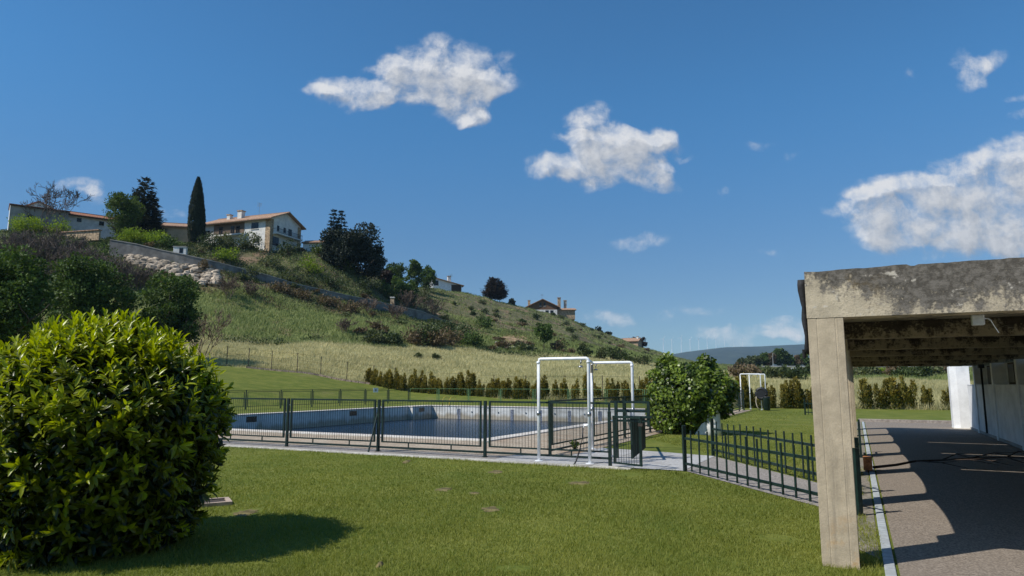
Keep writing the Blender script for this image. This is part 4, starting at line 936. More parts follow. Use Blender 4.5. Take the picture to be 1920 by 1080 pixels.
# wire fence along the field border
wf = thing('wire_fence', 'thin wire fence on dark metal stakes between the upper lawn and the dry field', 'fence')
WP = [(425,684,72),(466,683,72.5),(509,690,73),(557,698,73.5),(601,706,74),(650,716,74),(700,724,74.2),(740,728,72.5),(790,736,68.8),(860,742,65.8),(926,748,63),(986,751,61.5),(1060,753,59.5),(1130,754,57.5),(1200,756,54.8)]
tops = []
for (u, v, Y) in WP:
    x = at(u, v, Y)[0]; z = Hs(x, Y); mb = MB(); mb.bar((x, Y, z - .2), (x, Y, z + 2.05), .06); mb.build('stake', M['rust'], wf); tops.append((x, Y, z))
for hz in (.6, 1.3, 1.95): mb = MB(); mb.tube([(x, y, z + hz) for x, y, z in tops], .008, 4); mb.build('wire', M['rust'], wf)
se = thing('stone_edging', 'pinkish stone edging between the sloping upper lawn and the dry field', 'edging')
for (a, b) in zip(tops[1:7], tops[2:8]):
    a, b = Vector(a), Vector(b); n = 4
    for k in range(n):
        if random.random() < .12: continue
        p = a.lerp(b, k / n); q = a.lerp(b, (k + .9) / n); p.z = Hs(p.x, p.y - .5) + .05; q.z = Hs(q.x, q.y - .5) + .05
        mb = MB(); mb.bar((p.x, p.y - .5, p.z), (q.x, q.y - .5, q.z), .25, .22); mb.build('edging_stone', M['pale_pink_stone'], se)

# ------------------------------------------------------------------ FIELD and HILL grass
def band(n, q0, q1, u0=-30, u1=1950):
    u = rng.uniform(u0, u1, n); r = (u - 960) / 1292.6; i = np.clip(np.searchsorted(kr, r, side='right') - 1, 0, len(kr) - 2); w = ((r - kr[i]) / (kr[i+1] - kr[i]))
    w = w * w * (3 - 2 * w) * .5 + w * .5
    yy = kY[i] * (1 - w[:, None]) + kY[i+1] * w[:, None]; q = q0 + (q1 - q0) * rng.random(n); kk = np.clip(np.floor(q + 1).astype(int), 0, 6); f = q + 1 - kk
    ar = np.arange(n); Y = yy[ar, kk] * (1 - f) + yy[ar, kk + 1] * f
    return r * Y, Y, q
def grass(n, q0, q1, h, wd, lm, name, label, mask=None, u0=-30, u1=1950, ten=0):
    x, Y, q = band(n, q0, q1, u0, u1)
    if mask is not None: k = mask(x, Y, q); x, Y, q = x[k], Y[k], q[k]
    n = len(x); z = H(x, Y); P = np.stack([x, Y, z - .05], 1); A = np.stack([rng.normal(.15, .35, n), rng.normal(0, .35, n), np.ones(n)], 1)
    pat = vnoise(x, Y, 6.0) * .5 + vnoise(x + 30, Y, 1.6) * .4 + vnoise(x, Y + 77, 19) * .3 + ten
    V, F, T = leaves(P, A, np.stack([rng.normal(0, .5, n), -np.ones(n), np.zeros(n)], 1), h * (.5 + rng.random(n)) * (.7 + .6 * vnoise(x, Y, 3.0)), wd * Y / 90, np.clip(pat * .7 + rng.random(n) * .4 - .15, 0, 1.1), 'blade')
    o = npmesh(name, V, F, L_[lm], None, T); tag(o, label, 'grass', kind='stuff')
grass(230000, -.02, 1.02, .42, .075, 'field', 'field_grass', 'tall pale dry grass of the field at the foot of the hill')
grass(190000, .95, 2.2, .55, .10, 'hillgrass', 'hill_grass', 'green rough grass on the hillside', lambda x, Y, q: vnoise(x + 11, Y, 11) + .3 * rng.random(len(x)) - np.clip(q - 1.5, 0, 1) * .9 > .30)
grass(60000, 2.2, 3.25, .45, .11, 'hillgrass', 'upper_hill_grass', 'rough olive grass near the crest of the hill', lambda x, Y, q: vnoise(x + 3, Y, 9) + .3 * rng.random(len(x)) > .5, ten=-.1)
def scrub(n, q0, q1, size, lm, name, label, thr, seed, u0=-30, u1=1950):
    x, Y, q = band(n, q0, q1, u0, u1); k = vnoise(x + seed, Y - seed, 7.5) * .7 + vnoise(x, Y + seed, 2.6) * .45 > thr; x, Y = x[k], Y[k]
    m = 9; n = len(x); C = np.stack([x, Y, H(x, Y) + size * .25], 1); hh = size * (.5 + rng.random(n)); 
    P = np.repeat(C, m, 0) + rdir(n * m) * np.repeat(hh, m)[:, None] * np.array([.8, .8, .55]); nn = n * m; L = size * (.3 + .3 * rng.random(nn))
    V, F, T = leaves(P, rdir(nn) + np.array([0, 0, .5]), rdir(nn) + np.array([0, 0, .5]), L, L * .6, np.clip(np.repeat(vnoise(x, Y, 4) * .6, m) + rng.random(nn) * .5 - .05, 0, 1))
    o = npmesh(name, V, F, L_[lm], None, T); tag(o, label, 'scrub', kind='stuff')
scrub(13000, 1.6, 3.1, .6, 'olive', 'olive_scrub', 'low grey-green scrub cover on the hillside', .52, 3)
scrub(9000, 1.55, 2.3, .5, 'dry', 'dry_scrub', 'low dry brown scrub cover on the hillside', .60, 51)
scrub(6500, 1.9, 3.1, .7, 'scrub_green', 'green_scrub', 'low dark green scrub cover below the houses', .54, 91, -30, 830)
scrub(2200, .9, 1.12, .6, 'scrub_green', 'hill_foot_scrub', 'weedy strip where the dry field meets the hill', .5, 17, 300, 1400)

# ------------------------------------------------------------------ RETAINING WALL, RUBBLE
RW = [(206,450,470,127.5),(255,458,478,128),(300,469,488,128.5),(345,478,496,129),(390,488,506,129.8),(430,498,516,131),(500,516,535,133.3),(560,534,552,136),(610,545,561,139),(650,554,569,141),(700,564,578,145),(740,573,586,149.5),(790,584,596,157),(828,599,610,162)]
rw = thing('retaining_wall', 'long grey concrete retaining wall curving down across the hillside', 'wall')
fr_, bk2 = [], []
for (u, vt, vb, Y) in RW:
    p = Vector(at(u, vt, Y)); fr_.append(p)
vs, fs = [], []
for p in fr_:
    zb = Hs(p.x, p.y) - 1.5
    vs += [(p.x, p.y, zb), (p.x, p.y, p.z), (p.x - .05, p.y + .4, p.z), (p.x - .05, p.y + .4, zb)]
for k in range(len(fr_) - 1):
    for c in range(4): fs.append((k*4+c, k*4+(c+1)%4, k*4+4+(c+1)%4, k*4+4+c))
fs += [(0, 1, 2, 3), tuple(len(fr_)*4-4+c for c in (3, 2, 1, 0))]
mb = MB(); mb._add(vs, fs); mb.build('wall', M['retaining'], rw)
mb = MB(); vs = []
for p in fr_: vs += [(p.x + .06, p.y - .08, p.z + .002), (p.x + .06, p.y - .08, p.z + .14), (p.x - .11, p.y + .5, p.z + .14), (p.x - .11, p.y + .5, p.z + .002)]
mb._add(vs, fs); mb.build('coping', M['grey_plaster'], rw)
def rocks(name, label, pts, m_, sz):
    mb = MB(); 
    for (x, y, z) in pts:
        r = sz * random.uniform(.5, 1.25); n = 8; st = [random.uniform(.7, 1.25) for _ in range(3)]; a0 = random.random()
        prof = [(.55, -.5), (1.0, -.1), (.85, .45), (.35, .7)]; vs = []
        for (pr, pz) in prof: vs += [(x + r * st[0] * pr * math.cos(a0 + .785*k) * random.uniform(.85, 1.15), y + r * st[1] * pr * math.sin(a0 + .785*k) * random.uniform(.85, 1.15), z + r * st[2] * pz) for k in range(n)]
        f2 = [(i*n+k, i*n+(k+1)%n, (i+1)*n+(k+1)%n, (i+1)*n+k) for i in range(3) for k in range(n)] + [tuple(range(n))[::-1], tuple(3*n+k for k in range(n))]
        mb._add(vs, f2)
    o = mb.build(name, m_); tag(o, label, 'stones')
pts = []
for k in range(230):
    f = random.random(); u = 236 + 176 * f; vt = np.interp(u, [236, 300, 412], [478, 490, 514]); hgt_ = np.interp(u, [236, 300, 380, 412], [14, 22, 30, 22]); v = vt + hgt_ * random.random()
    x, y, z = ground_at(u, v, 90); pts.append((x, y - .4, z + .25))
rocks('stone_revetment', 'pale rubble stone facing below the grey retaining wall', pts, M['rubble'], .78)
pts = [ground_at(random.uniform(930, 985), 647 + random.uniform(-6, 6), 90) for k in range(60)]
rocks('rubble_heap', 'small heap of pale rubble at the foot of the hill above the field', pts, M['pale_rubble'], .35)
pm = MB(); pts = [ground_at(u, v, 60) for (u, v) in ((925,640),(950,624),(985,628),(1003,645),(985,650),(955,648))]
eb_ = MB(); c_ = np.mean(pts, 0); RN, KN_ = 5, 24; vs_ = []
pl_ = np.array(pts)[:, :2]; ang = np.linspace(0, len(pts), KN_, endpoint=False)
for r_ in range(RN, -1, -1):
    for a_ in ang:
        k0 = int(a_) % len(pts); f_ = a_ - int(a_); e_ = pl_[k0] * (1 - f_) + pl_[(k0 + 1) % len(pts)] * f_; q_ = c_[:2] + (e_ - c_[:2]) * (r_ / RN) * random.uniform(.85, 1.15 if r_ == RN else 1.0)
        vs_.append((q_[0], q_[1], Hs(q_[0], q_[1]) + (.22 if r_ < RN else -.1)))
eb_._add(vs_, [(r_*KN_+k, r_*KN_+(k+1)%KN_, (r_+1)*KN_+(k+1)%KN_, (r_+1)*KN_+k) for r_ in range(RN) for k in range(KN_)])
o = eb_.build('bare_slope', mat('bare_earth', (.34, .22, .13), .95, .3, .8, .6, 4), None, True); tag(o, 'bare orange earth slip above the small rubble heap', 'earth bank')
gp = thing('gate_pier', 'pale stone gate pier on the hillside road above the retaining wall', 'gate pier', (at(736, 560, 152)[0], 152, at(736, 572, 152)[2] - .6))
mb = MB(); mb.box(-.4, .4, -.4, .4, -1, 2.2); mb.build('shaft', M['stone'], gp); mb = MB(); mb.box(-.5, .5, -.5, .5, 2.2, 2.4); mb.build('cap', M['ivory'], gp)
hut = thing('utility_box', 'small white meter cabinet with a dark door on the road below the cypress', 'cabinet', (at(338, 468, 131)[0], 131, at(338, 472, 131)[2] - .8), .1)
mb = MB(); mb.box(-1.2, 1.2, -.3, .5, 0, 1.7); mb.build('wall', M['ivory'], hut); mb = MB(); mb.box(-.05, .65, -.33, -.301, .5, 1.5); mb.build('door', M['dark_window'], hut); mb = MB(); mb.box(-1.3, 1.3, -.4, .6, 1.7, 1.85); mb.build('roof', M['grey_plaster'], hut)

# ------------------------------------------------------------------ HOUSES
def gable_house(root, w, d, h, rise, wallm, roofm, over=.6):
    """local: x along the long front (0..w), y depth (0..d); ridge along x."""
    mb = MB(); mb.slab([(0, 0, -3), (0, d, -3), (0, d, h), (0, d / 2, h + rise), (0, 0, h)], (w, 0, 0)); wl = mb.build('wall', wallm, root)
    mb = MB(); t = .22; k = rise / (d / 2)
    mb.slab([(-over, -over, h - over * k + .02), (-over, d / 2, h + rise + .02), (-over, d / 2, h + rise + .02 + t), (-over, -over, h - over * k + .02 + t)], (w + 2 * over, 0, 0))
    mb.slab([(-over, d + over, h - over * k + .02), (-over, d / 2 + .002, h + rise + .02), (-over, d / 2 + .002, h + rise + .02 + t), (-over, d + over, h - over * k + .02 + t)], (w + 2 * over, 0, 0))
    rf = mb.build('roof', roofm, root)
    mb = MB(); mb.bar((-over, d / 2, h + rise + .25), (w + over, d / 2, h + rise + .25), .35, .14); mb.build('ridge', roofm, rf)
    mb = MB(); mb.bar((-over, -over - .04, h - over * k - .06), (w + over, -over - .04, h - over * k - .06), .1, .16); mb.build('eave_board', M['dark_wood'], rf)
    return wl, rf
def win(root, face, a, z, w, h, d=0, W_=None, name='window'):
    """face 'f': front y=0; 'r': right end x=W_."""
    mb = MB(); g = MB(); s_ = MB(); b = .07
    if face == 'f': mb.box(a, a + w, -.05, -.002, z, z + h); g.box(a + b, a + w/2 - .03, -.065, -.051, z + b, z + h - b); g.box(a + w/2 + .03, a + w - b, -.065, -.051, z + b, z + h - b); s_.box(a - .1, a + w + .1, -.16, -.002, z - .12, z - .004)
    else: mb.box(W_ + .002, W_ + .05, a, a + w, z, z + h); g.box(W_ + .051, W_ + .065, a + b, a + w/2 - .03, z + b, z + h - b); g.box(W_ + .051, W_ + .065, a + w/2 + .03, a + w - b, z + b, z + h - b); s_.box(W_ + .002, W_ + .16, a - .1, a + w + .1, z - .12, z - .004)
    o = mb.build(name, M['dark_wood'], root); g.build('pane', M['dark_window'], o); s_.build('sill', M['ivory'], o)
def chimney(root, x, y, z, h, w=.9, m_=None):
    mb = MB(); mb.box(x - w/2, x + w/2, y - w/2, y + w/2, z - 1.5, z + h); o = mb.build('chimney', m_ or M['ivory'], root); mb = MB(); mb.box(x - w*.62, x + w*.62, y - w*.62, y + w*.62, z + h, z + h + .22); mb.build('chimney_cap', M['stone'], o)
def antenna(root, x, y, z, h=3.0):
    mb = MB(); mb.tube([(x, y, z - 1), (x, y, z + h)], .04, 5)
    for q in range(5): mb.bar((x - .7, y, z + h - .2 - q * .18), (x + .7, y, z + h - .2 - q * .18), .035)
    mb.bar((x, y - .9, z + h - .1), (x, y + .9, z + h - .1), .035); mb.build('antenna', M['steel'], root)
def balcony(root, face, a, w, z, W_=None, dep=1.3):
    mb = MB(); r_ = MB(); n = int(w / .22)
    if face == 'f':
        mb.box(a, a + w, -dep, -.01, z - .3, z); P = lambda q, zz: (a + q, -dep + .05, z + zz); side = [((a + .03, -dep, z + 1), (a + .03, 0, z + 1)), ((a + w - .03, -dep, z + 1), (a + w - .03, 0, z + 1))]
    else:
        mb.box(W_ + .01, W_ + dep, a, a + w, z - .3, z); P = lambda q, zz: (W_ + dep - .05, a + q, z + zz); side = [((W_, a + .03, z + 1), (W_ + dep, a + .03, z + 1)), ((W_, a + w - .03, z + 1), (W_ + dep, a + w - .03, z + 1))]
    o = mb.build('balcony', M['ivory'], root); r_.bar(P(0, 1), P(w, 1), .07); r_.bar(P(0, .12), P(w, .12), .05)
    for k in range(n + 1): r_.bar(P(w * k / n, .12), P(w * k / n, 1), .03)
    for (p, q) in side: r_.bar(p, q, .06)
    r_.build('railing', M['black'], o)
# main house; corner at u 506
cx, cy, cz = at(505, 458, 152); psi = R(20)
hs = thing('hillside_house', 'two-storey white house with stone corners and balconies on top of the hill', 'house', (cx, cy, cz), -psi)
# local frame: x runs right along the front, so the corner is the right end of the front
hw, hd, hh = 19.5, 11.0, 6.2
body = bpy.data.objects.new('house_body', None)
def off(mbx, dx): return mbx
root2 = hs; hs.location = (cx - hw * math.cos(psi), cy + hw * math.sin(psi), cz)
wl, rf = gable_house(hs, hw, hd, hh, 2.3, M['ivory'], M['tile_pale'], .9)
mb = MB(); mb.box(hw - 1.3, hw + .03, -.04, .0 - .001, -3, hh - .1); mb.box(hw + .001, hw + .04, -.04, 1.1, -3, hh - .1); mb.build('quoin', M['stone'], hs)
mb = MB(); mb.box(hw + .001, hw + .05, hd - 1.2, hd + .02, -3, hh - .1); mb.build('quoin', M['stone'], hs)
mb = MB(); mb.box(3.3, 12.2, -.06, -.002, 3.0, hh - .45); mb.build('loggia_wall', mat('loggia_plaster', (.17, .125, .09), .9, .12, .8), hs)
balcony(hs, 'f', 3.3, 9.0, 2.95); balcony(hs, 'r', .9, 9.2, 2.9, hw)
win(hs, 'f', 14.2, 3.9, 2.0, 1.5); win(hs, 'f', .4, 2.9, 1.7, 1.6)
for a in (4.8, 8.2, 9.8): win(hs, 'f', a, 2.98, 1.2, 2.1, name='balcony_door')
win(hs, 'f', 5.0, .4, 1.6, 1.3); win(hs, 'f', 15.0, .5, 1.6, 1.2)
for a in (2.3, 4.6): win(hs, 'r', a, 3.6, .8, 1.3, W_=hw)
win(hs, 'r', 6.4, 2.95, 1.2, 2.0, W_=hw, name='balcony_door'); win(hs, 'r', .9, .0, 2.2, 2.1, W_=hw, name='garage_door'); win(hs, 'r', 4.6, .7, .8, .9, W_=hw)
chimney(rf, 4.4, 3.6, 7.2, 1.6); chimney(rf, 8.0, 3.4, 7.2, 2.2, 1.2); antenna(rf, 11.5, 5.4, 8.4, 3.4)
an = thing('house_annex', 'low tiled outbuilding roof behind the right end of the white hill house', 'outbuilding', (at(568, 458, 158)[0], 158, at(568, 458, 158)[2]), -R(5))
gable_house(an, 4.6, 4, .35, .6, M['ivory'], M['tile_pale'], .3)
# buildings at the far left: long fronts receding to the right
def P_(u, v, Y): return at(u, v, Y)
b1 = thing('barn', 'barn with its shaded front coloured grey and its sunlit gable end white, leftmost building on the hill', 'building', P_(17, 415, 143), R(38))
gable_house(b1, 10.5, 6, 3.7, .55, M['grey_plaster'], M['terracotta'], .25); win(b1, 'f', 3.0, .0, 1.2, 1.9, name='door')
mb = MB(); mb.slab([(-.06, 0, -3), (-.06, 6, -3), (-.06, 6, 3.65), (-.06, 3, 4.15), (-.06, 0, 3.65)], (.055, 0, 0)); mb.build('sunlit_gable', M['white_wall'], b1)  # sun and shade in the colours: white on the gable, grey on the front
b3 = thing('gabled_house', 'pale gabled house half hidden behind the bare tree on the hill', 'house', P_(90, 412, 160), R(102))
gable_house(b3, 8, 4.6, 3.2, 1.0, M['ivory'], M['terracotta'], .35)
b2 = thing('long_house', 'long low house with a red tiled roof sloping toward the leafy tree', 'house', P_(124, 418, 151), R(40))
gable_house(b2, 12.5, 5, 2.1, .95, M['ivory'], M['terracotta'], .5); win(b2, 'f', 2.0, .6, .9, .9); win(b2, 'f', 6.4, .4, 1.0, 1.0); win(b2, 'f', 10.0, .4, .7, .8)
b4 = thing('garden_wall', 'low tiled garden walls stepping down left of the grey retaining wall', 'wall', (at(115, 436, 138)[0], 138, at(115, 440, 138)[2] - .6), -R(14))
mb = MB(); mb.box(0, 9.5, 0, .4, -1, 1.0); mb.build('lower_wall', M['stone'], b4); mb = MB(); mb.box(-.2, 9.6, -.25, .65, 1.0, 1.18); mb.build('tile_cap', M['tile_pale'], b4)
b6 = thing('ochre_house', 'ochre house roof behind the trees, between the cedar and the cypress', 'house', at(300, 437, 160), R(14))
gable_house(b6, 8.5, 7, 1.8, 1.3, mat('ochre_plaster', (.52, .40, .25), .9, .1, .6), M['tile_pale'], .4)
# house 2
h2 = thing('ridge_house', 'small white house with a low tiled roof right of the dark trees', 'house', at(811, 538, 262), R(16))
mb = MB(); mb.slab([(0, 0, -3), (11.5, 0, -3), (11.5, 0, .9), (0, 0, 3.6)], (0, 7, 0)); mb.build('wall', M['white_wall'], h2)
mb = MB(); mb.slab([(-.8, -.8, 3.82), (12.4, -.8, .72), (12.4, -.8, 1.0), (-.8, -.8, 4.1)], (0, 8.6, 0)); r_ = mb.build('roof', M['tile_pale'], h2)
win(h2, 'f', .5, .6, 1.8, 2.0, name='porch_window'); mb = MB(); mb.box(7.4, 11.3, -.06, -.002, -2, 1.2); mb.build('porch_shade_panel', M['dark_wood'], h2); chimney(r_, 7.0, 3, 2.6, 2.2, 1.2); antenna(r_, 8.0, 4, 3.0, 3)  # thin dark panel on the wall stands for the shade of the porch
# house 3
x, y, z = at(990, 586, 312)
h3 = thing('chalet_house', 'brown gabled chalet-style house with chimneys on the lower ridge', 'house', (x, y, z), 0)
mb = MB(); W3, D3 = 13.5, 10
mb.slab([(0, 0, -3), (W3, 0, -3), (W3, 0, 2.8), (W3/2, 0, 6.0), (0, 0, 2.8)], (0, D3, 0)); mb.build('wall', M['brown_wood'], h3)
mb = MB(); k = 3.2 / (W3/2); mb.slab([(-1.2, -.9, 2.8 - 1.2*k + .05), (W3/2, -.9, 6.05), (W3/2, -.9, 6.35), (-1.2, -.9, 2.8 - 1.2*k + .35)], (0, D3 + 1.5, 0)); mb.slab([(W3 + 1.2, -.9, 2.8 - 1.2*k + .05), (W3/2 + .005, -.9, 6.05), (W3/2 + .005, -.9, 6.35), (W3 + 1.2, -.9, 2.8 - 1.2*k + .35)], (0, D3 + 1.5, 0)); r3 = mb.build('roof', M['tile_pale'], h3)
mb = MB(); mb.box(.1, W3 - .1, -.06, -.002, -2, 1.3); mb.build('ground_storey', M['ivory'], h3)
for a in (5.3, 7.2): win(h3, 'f', a, 3.0, .9, 1.6)
for a in (3.0, 8.0, 10.2): mb = MB(); mb.box(a, a + 1.5, -.10, -.061, -.6, 1.0); mb.build('window', M['dark_window'], h3)
chimney(r3, .6, 3, 3.0, 2.8, 1.1, M['stone']); chimney(r3, 14.6, 4, 3.0, 4.2, 1.4, M['stone']); chimney(r3, 17.5, 5, 1.0, 5.0, 1.3, M['grey_plaster']); antenna(r3, 6.7, 4, 6.5, 2.6)
mb = MB(); mb.box(W3 + .01, W3 + 8.2, 1, 8, -3, 1.3); mb.build('side_wing', M['stone'], h3); mb = MB(); mb.slab([(W3 + .02, .2, 1.32), (W3 + 9.0, .2, 1.32), (W3 + 8.2, 2, 2.2), (W3 + .02, 2, 2.2)], (0, 6, .2)); mb.build('wing_roof', M['tile_pale'], h3)
# house 4
x, y, z = at(1164, 642, 372)
h4 = thing('far_house', 'small far tiled house among reddish trees, lowest on the ridge', 'house', (x, y, z - 1.2), -R(25))
w_, r_ = gable_house(h4, 9.5, 8, 1.8, 1.6, M['stone'], M['tile_pale'], .6); chimney(r_, 8.6, 3, 3.2, 1.0)

# ------------------------------------------------------------------ TREES (placed on the terrain where the photo shows them)
def spot(u, v, Y=None):
    if Y is None: return ground_at(u, v, 60)
    x = at(u, v, Y)[0]; return (x, Y, Hs(x, Y))
def T_(name, label, u, vb, vt, wpx, leafm, Y=None, cat='tree', **kw):
    x, y, z = spot(u, vb, Y); zt = at(u, vt, y)[2]; h = max(.8, zt - z); return tree(name, label, cat, (x, y, z), h, fsize(wpx, y), leafm, **kw)
def S_(name, label, u, vb, vt, wpx, leafm, Y=None, cat='shrub', **kw):
    x, y, z = spot(u, vb, Y); h = max(.5, at(u, vt, y)[2] - z); return shrub(name, label, cat, (x, y, z - .1), h, fsize(wpx, y), leafm, **kw)
def B_(name, label, u, vb, vt, wpx, Y=None, cat='bare shrub', **kw):
    x, y, z = spot(u, vb, Y); h = max(.6, at(u, vt, y)[2] - z); return bare(name, label, cat, (x, y, z), h, fsize(wpx, y), **kw)
# left park trees
T_('broadleaf_tree', 'dark glossy broadleaf tree with a leaning trunk at the left edge, over the lawn', 22, 690, 455, 150, 'tree_dark', 47, leaf=.22, trunk=.24, clumps=420, per=64, lean=-1, rc=.55)
T_('broadleaf_tree', 'rounded dark green tree behind the middle of the round laurel bush', 165, 668, 483, 178, 'tree_dark', 66, leaf=.27, trunk=.08, clumps=480, per=60, rc=.70)
T_('broadleaf_tree', 'smaller rounded dark green tree right of the other park trees, by the grassy slope', 312, 660, 497, 120, 'tree_dark', 72, leaf=.27, trunk=.08, clumps=330, per=60, rc=.60)
S_('park_shrub', 'low yellow-green shrub under the leftmost park trees', 92, 672, 590, 80, 'tree_mid', 58, leaf=.22, clumps=30, per=34)
B_('bare_shrub', 'brown leafless rounded shrub right of the park trees', 378, 652, 575, 90, 80, stems=6, depth=4, m='twig_brown', minr=.03)
x, y, z = spot(25, 690, 30)
bd = thing('white_board', 'white edge of a board on the lawn at the left edge of the photo', 'board', (at(-6, 700, 26)[0], 26, 0), 0)
mb = MB(); mb.box(-1.2, .55, -.03, .03, 1.25, 2.25); mb.build('panel', mat('pale_blue_board', (.55, .62, .70), .5, .08, 4), bd); mb = MB(); mb.box(-1.25, .6, -.045, .045, 2.25, 2.32); mb.build('frame', M['white_wall'], bd)
for xx in (-1.0, .4): mb = MB(); mb.box(xx - .04, xx + .04, -.028, .028, -.1, 1.25); mb.build('leg', M['white_pipe'], bd)
# crest trees
def cypress(name, label, u, vb, vt, wpx, Y):
    x, y, z = spot(u, vb, Y); h = at(u, vt, y)[2] - z; w = fsize(wpx, y); root = thing(name, label, 'tree', (x, y, z))
    parts = []
    for (dx, hh, ww) in ((0, h, w * .72), (w * .24, h * .68, w * .5)):
        n = 5200; f = rng.random(n) ** .8; rad = ww * .56 * np.sin(np.pi * np.clip(f * .80 + .20, 0, 1)) ** .75 + .05; a = rng.random(n) * 6.283; k = .55 + .45 * rng.random(n) ** .4
        P = np.stack([dx + np.cos(a) * rad * k, np.sin(a) * rad * k, f * hh], 1); d = np.stack([np.cos(a), np.sin(a), np.zeros(n)], 1); L = .4 + .4 * rng.random(n)
        parts.append(leaves(P, d * .25 + np.array([0, 0, 1]) + rdir(n) * .2, d + rdir(n) * .5, L, L * .35, rng.random(n)))
    V, F, T = merge(parts); npmesh('crown', V, F, L_['cypress'], root, T); mb = MB(); mb.tube([(0, 0, -.5), (0, 0, h * .5)], .15, 6, .05); mb.build('trunk', M['bark'], root)
def conifer(name, label, u, vb, vt, wpx, leafm, Y=None, tops=((0, 1.0, 1.0),), layers=16, droop=-.25, leaf=.55, dens=1.0, round_=.9):
    x, y, z = spot(u, vb, Y); h = at(u, vt, y)[2] - z; w = fsize(wpx, y); root = thing(name, label, 'tree', (x, y, z)); parts = []; mb = MB()
    for (dx, hf, wf_) in tops:
        H_ = h * hf; mb.tube([(dx * w, 0, -.5), (dx * w, 0, H_ * .95)], .02 * h, 6, .03)
        for k in range(layers):
            f = (k + .6) / layers; zc = H_ * (.04 + .94 * f); Lb = w * .5 * wf_ * (1 - f) ** round_ * random.uniform(.85, 1.1) + .15; nb = max(5, int(11 * (1 - f) + 4))
            for b in range(nb):
                a = 6.283 * b / nb + random.random(); m_ = int(46 * dens * (.3 + Lb / (w * .5 + .01))); q = rng.random(m_) ** .6; lb = Lb * random.uniform(.75, 1.12)
                c = np.stack([dx * w + math.cos(a) * lb * q, math.sin(a) * lb * q, zc + lb * q * droop + lb * .12 * q * q], 1) + rng.normal(0, 1, (m_, 3)) * np.array([.16, .16, .08]) * (lb * .5 + .3)
                d = np.array([math.cos(a), math.sin(a), .15]); L = leaf * (.6 + .7 * rng.random(m_)); parts.append(leaves(c, d + rdir(m_) * .6, rdir(m_) * .5 + np.array([0, 0, 1]), L, L * .4, np.clip(rng.random(m_) * .8 + random.uniform(0, .25), 0, 1)))
    V, F, T = merge(parts); npmesh('crown', V, F, L_[leafm], root, T); mb.build('trunk', M['bark'], root)
cypress('cypress_tree', 'tall narrow dark cypress left of the white hill house', 366, 432, 336, 33, 150)
conifer('cedar_tree', 'big dark layered cedar on the skyline behind the light green tree', 265, 448, 331, 78, 'cedar', 152, layers=17, round_=.55, droop=-.1, leaf=.7, tops=((0, 1, 1), (-.15, .82, .75), (.16, .75, .7)))
T_('leafy_tree', 'light green feathery tree in front of the cedar on the hill', 230, 456, 356, 78, 'tree_mid', 144, leaf=.36, trunk=.10, clumps=230, per=44)
B_('bare_tree', 'leafless grey tree against the sky above the bright hedge', 97, 430, 340, 66, 146, cat='bare tree', depth=5, minr=.045, stems=3)
S_('bright_hedge', 'bright lime-green hedge below the cedar', 252, 458, 430, 60, 'bright', 138, cat='hedge', leaf=.3, clumps=70, per=44); S_('bright_hedge', 'bright lime-green hedge just left of the cypress foot, above the retaining wall', 292, 462, 431, 52, 'bright', 138, cat='hedge', leaf=.3, clumps=70, per=44)
S_('bright_hedge', 'yellow-green hedge in front of the barn wall', 52, 432, 402, 56, 'bright', 140, cat='hedge', leaf=.3, clumps=70, per=44); S_('bright_hedge', 'yellow-green hedge right of the bare tree', 112, 428, 404, 50, 'bright', 140, cat='hedge', leaf=.3, clumps=36)
conifer('spruce_tree', 'dark twin-topped spruce right of the white hill house', 630, 490, 391, 62, 'conifer', 158, tops=((-.12, 1, .75), (.12, .985, .72), (0, .72, 1.05), (-.2, .6, .7)), layers=15, leaf=.6)
T_('evergreen_tree', 'dark rounded evergreen leaning right of the twin-topped spruce', 684, 520, 414, 82, 'conifer', 160, leaf=.5, trunk=.02, clumps=260, per=46)
T_('evergreen_tree', 'dark dense evergreen filling in below the twin-topped spruce', 640, 508, 428, 84, 'conifer', 156, leaf=.5, trunk=.02, clumps=220, per=44)
for i_, (u, vb, vt, w, lm, Y, lab) in enumerate([(742,538,491,44,'tree_dark',200,'left leafy tree of the clump beside the small white ridge house'),(776,534,486,36,'tree_mid',214,'tallest pointed tree of the clump beside the small white ridge house'),(802,532,497,34,'tree_dark',225,'dark tree touching the left end of the small white ridge house'),(758,560,520,60,'tree_dark',170,'dark low tree below the clump beside the small white ridge house'),(722,545,505,36,'purple',176,'dull purplish tree below the dark evergreens')]):
    T_('crest_tree', lab, u, vb, vt, w, lm, Y, leaf=.5, trunk=.02, clumps=110, per=40)
conifer('plum_tree', 'lone dark reddish tree standing on the skyline', 928, 582, 520, 46, 'purple', 272, layers=12, round_=.6, leaf=.8, tops=((0, .95, 1.), (-.15, 1, .6), (.2, .85, .6)), droop=.5)
T_('slope_tree', 'lone green tree on the lower slope above the field', 1020, 656, 603, 40, 'tree_dark', None, leaf=.45, trunk=.28, clumps=60, per=36)
S_('slope_bush', 'dark bush just right of the lone slope tree trunk', 1052, 660, 632, 40, 'dry', None, leaf=.4); S_('slope_bush', 'dark wind-blown bush above the bare earth slip', 902, 616, 588, 44, 'tree_dark', None, leaf=.4, clumps=34)
S_('slope_bush', 'dark green bush in the shaded gully left of the bare earth slip', 868, 645, 605, 56, 'scrub_green', None, leaf=.4, clumps=40); S_('slope_bush', 'dark bush at the foot of the gully left of the earth slip', 800, 650, 592, 46, 'scrub_green', None, leaf=.4, clumps=34)
